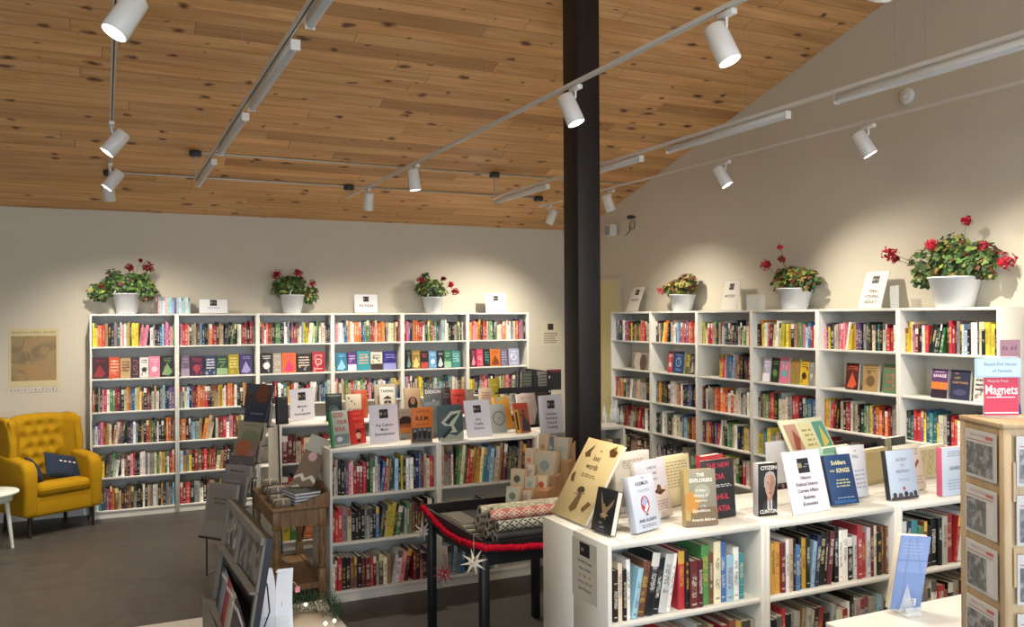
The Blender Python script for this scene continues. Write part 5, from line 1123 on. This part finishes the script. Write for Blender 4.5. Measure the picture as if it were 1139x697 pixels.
# greenery wreath with fairy lights and tags
gl = MB(); rr = random.Random(5)
gcen = [(.56, 3.0), (.60, 3.03), (.645, 3.02), (.68, 2.98), (.71, 2.93), (.48, 3.05), (.42, 3.07), (.72, 2.87)]
for _ in range(1500):
    cx, cy = rr.choice(gcen); p = Vector((cx+rr.gauss(0, .018), cy+rr.gauss(0, .018), .955+abs(rr.gauss(.03, .02)))); d = Vector((rr.uniform(-1, 1), rr.uniform(-1, 1), rr.uniform(-.1, .9))).normalized()*rr.uniform(.015, .035); s_ = d.cross(Vector((0, 0, 1))).normalized()*.0014
    if p.x > .71 : p.x = .71-rr.random()*.02
    gl.geo([p-s_, p+s_, p+d], [(0, 1, 2)], jit(rr.choice(['1e3a26', '2a4a30', '35583a', '203226']), .08, rr))
gw = gl.build('evergreen_garland', M['leaf']); tag(gw, 'green fir garland curled behind the white card holder', 'garland')
for (px, py, z) in ((284, 690, .97), (362, 693, .99), (372, 690, .985), (340, 672, .99)): p = at(px, py, z=z); MB().ball((0, 0, 0), .006, sub=2).build('fairy_light', M['fairy'], gw, loc=p)
tg = MB().box(-.008, .008, -.001, .001, -.02, 0, 'e08a94'); P = at(331, 652, d=2.95); tg.build('pink_tag', M['print'], gw, loc=P)
MB().tube([(0, 0, 0), (-.01, 0, .015), (-.03, 0, .02)], .0008, 5).build('tag_string', M['twine'], gw, loc=P)
cab = MB().tube([at(285, 628, d=2.62), at(297, 650, d=2.66), at(300, 680, d=2.7), at(291, 705, d=2.75)], .0025, 6); tag(cab.build('cable', M['black']), 'thin black cable looping beside the dark card rack', 'cable')
pl = MB().lathe([(.001, 0), (.11, 0), (.115, .004), (.115, .007), (.001, .007)], 32).build('round_board', plain('beige_board', 'c8bba6', .7), loc=(.47, 2.93, .9505)); 
bpy.data.objects.remove(pl)
pb_ = MB().rbox(-.14, .14, -.09, .09, 0, .0025, .001, 1).build('paper_sheet', plain('beige_sheet', 'c9bda9', .8), loc=(.56, 2.94, .9503), rot=(0, 0, -.2)); tag(pb_, 'beige sheet under the white card holder and garland', 'sheet')

# ================================================================ RIGHT COUNTER, blue book, magnet tower
ct = empty('counter', (2.166, .9, 0), 0, 'white counter at the bottom right under the magnet tower', 'counter')
MB().rbox(0, 1.9, 0, 1.26, .92, .95, .004, 2).build('worktop', M['counter'], ct); MB().box(.03, 1.87, .04, 1.22, .08, .92).build('cabinet_body', M['white'], ct); MB().box(.06, 1.84, .08, 1.18, 0, .08).build('plinth', M['darkgrey'], ct)
o, Mx, ww, L = disp('book', 'blue paperback seen from its back on a clear stand, bottom right counter', 'book', (989.8, 683), (1023.8, 679.3), (1004, 604.5), .026, '7f9ad0',
    [('r', .02, .98, .5, .98, '8aa3d6'), ('r', .3, .33, .02, .98, '6f8ac4'), ('r', .02, .98, .66, .675, '6f8ac4'), ('p', [(.5, .98), (.53, .98), (.85, .5), (.82, .5)], '7590ca'), ('l', .1, .8, .74, .92, 4, '9fb4de'), ('r', .45, .8, .06, .16, 'd5dae4'), ('r', .5, .52, .07, .15, '3a4050'), ('r', .56, .575, .07, .15, '3a4050'), ('r', .62, .65, .07, .15, '3a4050'), ('r', .7, .72, .07, .15, '3a4050')], spine='e8dfce', z=.951)
o.matrix_world = Mx @ Matrix.Translation((0, 0, ww*math.sin(.12))) @ Matrix.Rotation(.12, 4, 'Y')
st = MB(); A = Mx.translation.copy()
Yb = (Mx.to_3x3() @ Vector((0, 1, 0))); Xb = (Mx.to_3x3() @ Vector((1, 0, 0))); Yh = Vector((Yb.x, Yb.y, 0)).normalized()
q = frame(A+Xb*.03-Yh*.045+Vector((0, 0, -A.z+.9525)), Xb, (0, 0, 1))
st.box(0, .06, 0, .1, 0, .003, M=q).box(0, .06, 0, .003, 0, .03, M=q); st.geo([(0, .04, .003), (.06, .04, .003), (.03, .03, .1), (0, .043, .003), (.06, .043, .003), (.03, .033, .1)], [(0, 1, 2), (5, 4, 3), (0, 3, 4, 1), (1, 4, 5, 2), (2, 5, 3, 0)], M=q)
tag(st.build('book_stand', M['acrylic']), 'clear acrylic stand holding the blue paperback', 'book stand')
# magnet tower
near = Vector((2.09, 1.469, .951)); ld = Vector((.404, .915, 0)).normalized(); rd = Vector((.915, -.404, 0)).normalized(); TWW = .2; THH = .739
tw = empty('magnet_tower', (near.x, near.y, .951), 0, 'tall plywood display tower holding picture magnets, right edge', 'display tower')
Mt = frame((0, 0, 0), rd, (0, 0, 1))     # local x along right face, y into tower (=ld)
bd = MB(); bd.box(.004, TWW-.004, .004, TWW-.004, .0, THH-.01, M=Mt); bd.build('core', M['ply'], tw)
MB().rbox(-.006, TWW+.006, -.006, TWW+.006, THH-.014, THH, .002, 1, M=Mt).build('top_board', M['ply'], tw)
MB().rbox(-.004, .018, -.004, .018, 0, THH-.014, .002, 1, M=Mt).build('corner_post', M['ply'], tw); MB().rbox(-.004, .014, TWW-.014, TWW+.004, 0, THH-.014, .002, 1, M=Mt).build('corner_post', M['ply'], tw); MB().rbox(TWW-.014, TWW+.004, -.004, .014, 0, THH-.014, .002, 1, M=Mt).build('corner_post', M['ply'], tw)
for k in range(3): MB().box(.019, .025, -.008, 0, .1+.22*k, .2+.22*k, M=Mt).build('slotted_strip', M['ply'], tw)
# picture magnets: left face (plane x=0, facing -rd) and right face (plane y=0)
dcr = ['mountain scene', 'dark portrait', 'rowing figure', 'standing couple', 'harbour']
for k in range(4):
    for face in (0, 1):
        z0 = THH-.035-.125-.152*k
        if face == 0: q = frame(near+ld*(TWW-.027)-rd*.003+Vector((0, 0, z0)), -ld, (0, 0, 1)); w_ = .145
        else: q = frame(near+rd*.028-ld*.003+Vector((0, 0, z0)), rd, (0, 0, 1)); w_ = .13
        m = MB().box(0, w_, -.003, 0, 0, .128, 'd2cfca'); 
        m.text('Historic Prints', w_*.42, .112, .012, -.0034, '9a4a50', 'CENTER', w_*.5); m.rect(w_*.68, w_*.92, .108, .117, -.0034, 'c8303c'); m.rect(w_*.06, w_*.9, .1, .103, -.0034, 'b8686c')
        m.rect(w_*.7, w_*.92, .01, .092, -.0034, 'dcdad4') if k in (1, 2) else None
        o = m.build('picture_magnet', M['print'], M=q)
        tag(o, 'carded picture magnet on the %s face of the tower, %s from top' % (('left', 'right')[face], ordn[k]), 'magnet', 'carded magnets on the plywood tower')
        MB().box(w_*.06, w_*(.9 if k in (0, 3) else .68), -.0048, -.003, .008, .094).build('picture', M['bwphoto'], o)
        MB().box(-.002, w_+.002, -.0075, -.0065, -.002, .13).build('clear_sleeve', M['sleeve'], o)
# sign on tower
Cc = at(1112, 470, z=1.69); X = Vector((math.cos(-YAW+.0), math.sin(-YAW), 0)); X = Vector((math.cos(YAW), -math.sin(YAW), 0))
sg = empty('magnets_sign', (0, 0, 0), 0, 'red Magnets sign with a pale blue label on the plywood tower', 'sign')
P0 = near+ld*.09+rd*.09; P0.z = .951+THH+.001; dd = 2.3
A = at(1095, 461, d=2.36); A.z = P0.z; B_ = at(1133, 459, d=2.36); w_ = (Vector((B_.x, B_.y, 0))-Vector((A.x, A.y, 0))).length
q = frame(A, X, Vector((0, 0, 1))-X*.06+Vector((0, 0, 0))); sg.matrix_world = q
m = MB().box(0, w_, 0, .002, .004, .108, 'cf3a56'); m.text('Historic Press', w_*.4, .094, .013, -.0006, 'f0d8dc', 'CENTER', w_*.6); m.text('Magnets', w_*.5, .062, .036, -.0006, 'f6f0f0', 'CENTER', w_*.94, .012); m.rect(w_*.05, w_*.9, .052, .055, -.0006, 'f0d0d6'); m.rect(0, w_, .009, .013, -.0006, 'f0d8dc')
m.build('red_card', M['print'], sg)
m = MB().box(-.028, w_+.006, -.004, -.002, .108, .16, 'b5cfdd'); m.rect(-.022, w_, .112, .157, -.0046, 'c3dbe6'); m.text('Recent-Find Houses', w_*.45, .14, .014, -.005, '5a7a96', 'CENTER', w_*.95); m.text('of Nevada', w_*.5, .122, .013, -.005, '5a7a96')
m.build('blue_label', M['print'], sg)
MB().box(-.002, w_+.002, .0025, .005, 0, .165).box(-.002, w_+.002, -.03, .03, 0, .003).build('acrylic_holder', M['acrylic'], sg)
# sticker notice on the end of the foreground island
A = at(636.5, 592, x=1.8025); B_ = at(664, 605, x=1.8025); zt_ = at(650, 599, x=1.8025).z-.01; zb_ = at(650, 667, x=1.8025).z
w_ = A.y-B_.y; hh = zt_-zb_; q = frame((1.8015, A.y, zb_), (0, -1, 0), (0, 0, 1))
m = MB().box(0, w_, 0, .0008, 0, hh, 'cdc8bc'); m.rect(w_*.32, w_*.72, hh*.74, hh*.97, -.0004, '24262a'); m.rect(w_*.38, w_*.48, hh*.82, hh*.88, -.0006, '8d8a70')
for i, (t, c_) in enumerate((('All NEW books', '4a4640'), ('have a sticker', '4a4640'), ('but', '4a4640'), ('and are 10% off', '8a5048'), ('given list price', '4a4640'))): m.text(t, w_*.52, hh*(.62-.115*i), hh*.072, -.0005, c_, 'CENTER', w_*.86, .01)
m.rect(w_*.28, w_*.38, hh*.385, hh*.43, -.0005, 'd8b45a'); m.rect(w_*.66, w_*.76, hh*.385, hh*.43, -.0005, 'd8b45a')
tag(m.build('notice', M['print'], M=q), 'paper notice about stickered new books on foreground island end panel', 'notice')

# ================================================================ BLACK TABLE WITH GIFT WRAP
bt = empty('black_table', (1.8, 4.2, 0), 0, 'black table with red garland between the two islands', 'table')
BW_, BD_ = .78, .92
MB().rbox(0, BW_, 0, BD_, .715, .745, .004, 1).build('tabletop', M['blackfab'], bt)
for (x, y) in ((.03, .05), (BW_-.03, .05), (.03, BD_-.05), (BW_-.03, BD_-.05)): MB().rbox(x-.024, x+.024, y-.024, y+.024, 0, .715, .004, 1).build('leg', M['blackfab'], bt)
MB().box(.04, BW_-.04, .04, .06, .64, .715).box(.04, .06, .06, BD_-.05, .64, .715).box(.06, BW_-.04, BD_-.06, BD_-.04, .64, .715).build('apron', M['blackfab'], bt)
# tray rim
MB().box(.0, BW_, -.008, .008, .745, .775).box(-.008, .008, 0, BD_, .745, .79).box(.0, BW_, BD_-.008, BD_+.008, .745, .8).build('tray_rim', M['black'], bt)
g = []
for k in range(25): t_ = k/24; g.append(Vector((1.785, 5.1-.9*t_, .79-.05*math.sin(PI*t_)-.03*t_)))
for k in range(1, 25): t_ = k/24; g.append(Vector((1.785+.8*t_, 4.185, .755-.03*math.sin(PI*t_))))
gg = MB(); rr = random.Random(3)
gg.tube(g, .016, 8)
for k in range(len(g)-1):
    for s in range(4):
        p = g[k].lerp(g[k+1], s/4); gg.ball(p+Vector((rr.uniform(-.006, .006), rr.uniform(-.006, .006), rr.uniform(-.004, .004))), .019, sub=1)
tag(gg.build('felt_ball_garland', M['garland']), 'red felt garland draped along the black table edges', 'garland')
def star(p, r, c, label, mat, n=14, seed=0):
    m = MB(); rr = random.Random(seed); m.ball((0, 0, 0), r*.24, sub=1)
    dirs = []
    dirs = [Vector((math.cos(2*PI*k/8+.2)*.9, -math.cos(2*PI*k/8+.2)*.42, math.sin(2*PI*k/8+.2))) for k in range(8)]+[Vector((-.42, -.9, 0)), Vector((.42, .9, 0)), Vector((-.1, -.75, .6)), Vector((-.7, -.45, -.6))]
    for d in dirs:
        d = d.normalized(); a = d.orthogonal().normalized()*r*.17; b_ = d.cross(a).normalized()*r*.17
        m.geo([a, b_, -a, -b_, d*r], [(0, 1, 4), (1, 2, 4), (2, 3, 4), (3, 0, 4)], c)
    m.tube([(0, 0, 0), (0, 0, r*1.9)], .0012, 5, c)
    return tag(m.build('paper_star', mat, loc=p), label, 'paper star', 'paper stars hanging from the black table')
P = at(527, 625, d=4.5); star(P, .075, 'd8d2c4', 'white paper star hanging from the front corner of the black table', M['matte'])
P = at(470.5, 590, d=5.35); star(P, .07, 'cfcabc', 'white paper star hanging by the back left corner of the black table', M['matte'])
P = at(494, 638, d=5.0); star(P, .07, 'a8484c', 'dusky red paper star hanging lowest between the two white stars', M['matte'])
# rolls of wrapping paper
def roll(label, y, z, r, c1, c2, style, x0=1.87, x1=2.55, tilt=0.):
    m = MB(); n = 20; nx = 46
    rng = random.Random(int(y*1000+z*100))
    for i in range(nx):
        for k in range(n):
            a, b_ = 2*PI*k/n, 2*PI*(k+1)/n; xa, xb = x0+(x1-x0)*i/nx, x0+(x1-x0)*(i+1)/nx
            if style == 'diamond': q = (abs((i % 6)-3)+abs((k % 6)-3)) ; cc = c2 if q in (3,) else (c1 if q > 1 else 'c9b9a6')
            elif style == 'lattice': cc = c2 if ((i+k) % 4 == 0 or (i-k) % 4 == 0) else c1
            elif style == 'speck': cc = c2 if rng.random() < .3 else c1
            else: cc = c1
            m.geo([(xa, y+r*math.cos(a), z+r*math.sin(a)), (xb, y+r*math.cos(a), z+r*math.sin(a)), (xb, y+r*math.cos(b_), z+r*math.sin(b_)), (xa, y+r*math.cos(b_), z+r*math.sin(b_))], [(3, 2, 1, 0)], cc, 0, True)
    for x in (x0, x1):
        m.geo([(x, y+r*math.cos(2*PI*k/n), z+r*math.sin(2*PI*k/n)) for k in range(n)], [tuple(range(n))], 'b8b2a6'); 
        m.geo([(x-.0008 if x == x0 else x+.0008, y+r*.55*math.cos(2*PI*k/n), z+r*.55*math.sin(2*PI*k/n)) for k in range(n)], [tuple(range(n))], '3a3632')
    o = m.build('gift_wrap_roll', M['print']); return tag(o, label, 'wrapping paper roll', 'wrapping paper rolls on the black table')
r_ = .031; zb = .7462+r_
cfg = [('black wrapping roll at the front of the bottom layer', 4.25, 0, '17181c', '4a4438', 'plain'), ('olive leaf-patterned roll, second in the bottom layer', 4.315, 0, '5a5640', 'a39a6c', 'speck'), ('grey speckled roll, third in the bottom layer', 4.38, 0, '75746e', '3a3a3c', 'speck'), ('dark roll, fourth in the bottom layer', 4.445, 0, '2b2a30', '6a6458', 'speck'), ('brown roll, fifth in the bottom layer', 4.51, 0, '6a5a48', '8c7c64', 'speck'), ('grey roll at the back of the bottom layer', 4.575, 0, '6f6c66', '9a968c', 'speck'),
       ('white roll with black lattice in the middle layer', 4.283, 1, 'a8a79a', '1e1f24', 'lattice'), ('olive lattice roll behind it in the middle layer', 4.348, 1, '6f6a50', '2a2a28', 'lattice'), ('dull green roll in the middle layer', 4.413, 1, '6a7260', '8f9680', 'speck'), ('grey-brown roll at the back of the middle layer', 4.478, 1, '7a7264', '9f9788', 'speck'),
       ('red and cream diamond roll on top of the pile', 4.316, 2, 'a8605a', 'c9b5a4', 'diamond'), ('pale green speckled roll on top of the pile', 4.381, 2, '8a9078', 'b5b59c', 'speck'), ('tan speckled roll at the back of the top layer', 4.446, 2, '9c9684', 'c0baa6', 'speck')]
for (lab, y, k, c1, c2, st_) in cfg: roll(lab, y, zb+k*.0545, r_, c1, c2, st_, 1.9+.012*(k+1)*(1 if int(y*1000) % 2 else -.3), 2.56)
# flat sheets left of the rolls
for i in range(7):
    c_ = ['5a564c', '8c8676', '3a3a3c', 'b0a892', '4a4840', 'a39c8a', '6b6658'][i]
    o = MB().box(0, .16-.008*i, 0, .62-.05*i, 0, .005, c_).build('wrapping_sheet', M['print'], loc=(1.812+.006*i, 4.42+.03*i, .746+.0055*i)); tag(o, ['dark olive', 'grey-beige', 'charcoal', 'cream', 'dark brown', 'pale beige', 'khaki'][i]+' folded wrapping sheet stacked left of the rolls', 'wrapping sheet', 'folded wrapping sheets')
# boxed card sets on a kraft stepped display
kd = empty('cardboard_display', (1.98, 4.72, .746), 0, 'stepped kraft cardboard display behind the gift wrap rolls', 'display stand')
A_ = -.8; XD_ = Vector((math.cos(A_), math.sin(A_), 0))
def along(A, px, py):   # distance from A along XD_ to the sight line through px
    rv = ray(px, py); return ((-A.x)*(-rv.y)+rv.x*(-A.y))/(XD_.x*(-rv.y)+rv.x*XD_.y)
steps = MB()
for (pxa, pxb, py, yy) in ((560, 592, 559, 4.62), (566, 609, 542, 4.74), (582, 618, 527, 4.86), (597, 633, 511, 5.0)):
    A = at(pxa, py, y=yy); w_ = along(A, pxb, py); q = Matrix.Translation((A.x-1.98, A.y-4.72, 0)) @ Matrix.Rotation(A_, 4, 'Z')
    steps.box(0, w_, -.01, .13, .0, A.z-.746-.004, M=q)
steps.build('stepped_tray', M['kraft'], kd)
G0 = at(594, 566, z=.7465); G1 = at(640, 556, z=.7465); O_ = Vector((1.98, 4.72, .746)); tH = at(640, 490, d=G1.y/ray(640, 490).y).z; tm = at(617, 528, y=(G0.y+G1.y)/2).z
m = MB(); d_ = (G1-G0).normalized(); nn_ = Vector((-d_.y, d_.x, 0))*.004
pts = [G0, G1, Vector((G1.x, G1.y, tH)), Vector(((G0.x+G1.x)/2, (G0.y+G1.y)/2, tm)), Vector((G0.x, G0.y, .79))]
m.geo([p-O_-nn_ for p in pts]+[p-O_+nn_ for p in pts], [tuple(range(5)), tuple(range(5, 10))[::-1]]+[((k+1) % 5, k, k+5, (k+1) % 5+5) for k in range(5)]); m.build('side_flap', M['kraft'], kd)
def cardbox(px, py, pxr, tyy, yy, th, cc, art, lab):
    A = at(px, py, y=yy); B = at(pxr, py, y=yy); T = at(px, tyy, y=yy); h_ = T.z-A.z; a_ = A_; w_ = along(A, pxr, py); th *= 1.5
    m = MB().rbox(0, w_, 0, th, 0, h_, .002, 1, '9c8a70'); cover(m, w_, h_, [('r', .05, .95, .05, .95, cc)]+art)
    o = m.build('card_set', M['print'], M=Matrix.Translation(A) @ Matrix.Rotation(a_, 4, 'Z') @ Matrix.Rotation(-.15, 4, 'X')); tag(o, lab, 'boxed cards', 'boxed card sets on the kraft display')
cb_art = lambda c: [('d', .5, .45, .25, .25, c), ('p', [(.45, .2), (.5, .8), (.55, .2)], c)]
cardbox(562, 559, 577, 541, 4.62, .05, 'a3a596', cb_art('5f6a58'), 'card set with a grey-green tree, lowest row left'); cardbox(578, 559, 590, 545, 4.62, .05, 'a59c8e', cb_art('8a8478'), 'card set with grey flowers, lowest row right')
cardbox(567, 541, 582, 521, 4.74, .06, 'a59a82', cb_art('4a463c'), 'card set with a dark beetle, second row left'); cardbox(583, 546, 595, 529, 4.7, .05, '9c9b8c', cb_art('7d8a88'), 'card set with a pale sprig, second row middle'); cardbox(595, 547, 608, 528, 4.7, .05, 'b8a98c', cb_art('9a3a2c'), 'card set with a red leaf, second row right')
cardbox(583, 522, 593, 498, 4.86, .05, 'a39484', cb_art('a8604c'), 'card set with a red flower, third row left'); cardbox(594, 530, 616, 501, 4.84, .09, '98917e', cb_art('6a7a7c'), 'large card set with a teal bird, third row right'); cardbox(586, 530, 594, 516, 4.8, .04, 'b0a99a', cb_art('8f8a7c'), 'small white card set squeezed in the third row')
cardbox(598, 508, 608, 482, 5.0, .05, 'a18c72', cb_art('8a6a4a'), 'card set with a tan figure, top row left'); cardbox(608, 509, 616, 484, 5.0, .05, '4c5866', cb_art('8a94a0'), 'slate blue card set, top row middle'); cardbox(616, 511, 631, 486, 5.0, .07, '949082', cb_art('84887c'), 'pale grey card set, top row right')
# small books at right of display
for i, (cc, nme) in enumerate((('2f4c7c', 'blue'), ('c8c8cc', 'white'), ('a8483c', 'red'), ('3a6a9a', 'sky blue'))):
    mb = MB(); pm = MB(); book_geo(mb, .024, .12, .17, cc, 'e0dccf', R.random(), None, True, pm)
    P = at(618+3.6*i, 565, y=4.75); o = mb.build('book', M['book'], loc=(2.61+.0255*i, 4.78, .7455) if False else (2.632+.0255*i-.0, 4.98, .0)); 
    o.location = (2.615+.0255*i, 4.9, .7456) if i < 0 else (2.0+.0255*i, 4.6, .7456)
    bpy.data.objects.remove(o)

# ================================================================ SPINNER BY THE POST and things on the low case
sn = empty('spinner_rack', (3.27, 6.82, 0), 0, 'black spinner rack of books behind the middle island, left of post', 'display rack')
MB().lathe([(.001, 0), (.2, 0), (.2, .02), (.03, .05), (.02, .06), (.02, 1.5), (.001, 1.5)], 24).build('pole', M['black'], sn)
tr = MB()
for z in (.6, .85, 1.1, 1.335): tr.box(-.3, .2, -.24, -.17, z-.012, z).box(-.3, .2, -.242, -.238, z, z+.04).box(.196, .2, -.24, .24, z-.012, z+.04)
tr.box(.17, .2, -.24, .2, .55, 1.5); tr.build('wire_tier', M['black'], sn)
wd = MB()
for z in (.7, .82, .95, 1.08, 1.2, 1.32, 1.44): wd.box(.178, .192, -.2415, -.24, z, z+.02, 'd0d0cc')
wd.build('price_tabs', M['print'], sn)
for (xa, xb, ty, cc, c2, lab) in ((580.6, 592, 413, '5c6458', '8a9080', 'grey-green book, leftmost on the black spinner rack'), (592.5, 598.5, 417, '2a2c30', '4a4c50', 'narrow black book on the black spinner rack'), (599, 609, 413, 'a09a90', '34322f', 'grey book with black lettering rows on spinner rack'), (609.5, 624.5, 411, '26262a', '8e2f34', 'black book with a red top on the black spinner rack')):
    A = at(xa, 436, y=6.6); B = at(xb, 436, y=6.6); T = at(xa, ty, y=6.6); w_ = B.x-A.x-.002; h_ = T.z-1.337
    m = MB().box(0, w_, 0, .02, 0, h_, cc)
    cover(m, w_, h_, [('r', 0, 1, .88, 1, c2)] if cc == '26262a' else [('l', .1, .9, .1, .9, 5, c2)]); o = m.build('book', M['print'], loc=(A.x, 6.6, 1.3365)); tag(o, lab, 'book', 'books on the spinner rack')
# bottles / glass jars on the low case right of the post
for i, (px, h_, r0) in enumerate(((676, .14, .022), (684, .12, .02), (689, .19, .028), (695, .1, .02))):
    P = at(px, 470, z=1.061); o = MB().lathe([(.001, 0), (r0, 0), (r0, h_*.55), (r0*.45, h_*.72), (r0*.4, h_), (r0*.3, h_), (r0*.35, h_*.72), (r0*.9, h_*.5), (r0*.9, .004), (.001, .004)], 18, cap=False).build('bottle', M['acrylic'], loc=(P.x, P.y+.05, 1.0605)); tag(o, ['leftmost', 'second', 'tallest', 'rightmost'][i]+' clear glass bottle on the low case by the post', 'bottle', 'glass bottles by the post')

# ================================================================ CAMERA
cam = bpy.data.cameras.new('camera'); cam.sensor_fit = 'HORIZONTAL'; cam.sensor_width = 36; cam.lens = FPX/1139*36; cam.clip_start = .02; cam.clip_end = 100
co = bpy.data.objects.new('camera', cam); col.objects.link(co)
F0 = Vector((math.sin(YAW), math.cos(YAW), 0)); R0 = Vector((math.cos(YAW), -math.sin(YAW), 0)); Zu = Vector((0, 0, 1))
F = F0*math.cos(PIT)+Zu*math.sin(PIT); U = -F0*math.sin(PIT)+Zu*math.cos(PIT)
Ri = R0*math.cos(ROL)-U*math.sin(ROL); Ui = R0*math.sin(ROL)+U*math.cos(ROL)
mm = Matrix((Ri, Ui, -F)).transposed().to_4x4(); mm.translation = (0, 0, EYE); co.matrix_world = mm
sc.camera = co

# ================================================================ LIGHT
wd_ = bpy.data.worlds.new('world'); sc.world = wd_; wd_.use_nodes = True; nt = wd_.node_tree
sky = nt.nodes.new('ShaderNodeTexSky'); sky.sky_type = 'HOSEK_WILKIE'; sky.turbidity = 5; sky.sun_direction = (-.3, .5, .8)
bg = nt.nodes['Background']; nt.links.new(sky.outputs[0], bg.inputs[0]); bg.inputs[1].default_value = 1.0
for (a, b_) in wins:
    L = bpy.data.lights.new('window_daylight', 'AREA'); L.shape = 'RECTANGLE'; L.size = b_-a-.1; L.size_y = 2.1; L.energy = 118; L.color = (.76, .87, 1.)
    o = bpy.data.objects.new('window_daylight', L); col.objects.link(o); o.location = ((a+b_)/2, Y0+.01, 1.9); o.rotation_euler = (PI/2, 0, 0)
vs = sc.view_settings; vs.view_transform = 'Standard'; vs.look = 'None'; vs.gamma = 1; vs.exposure = .05; vs.use_curve_mapping = False
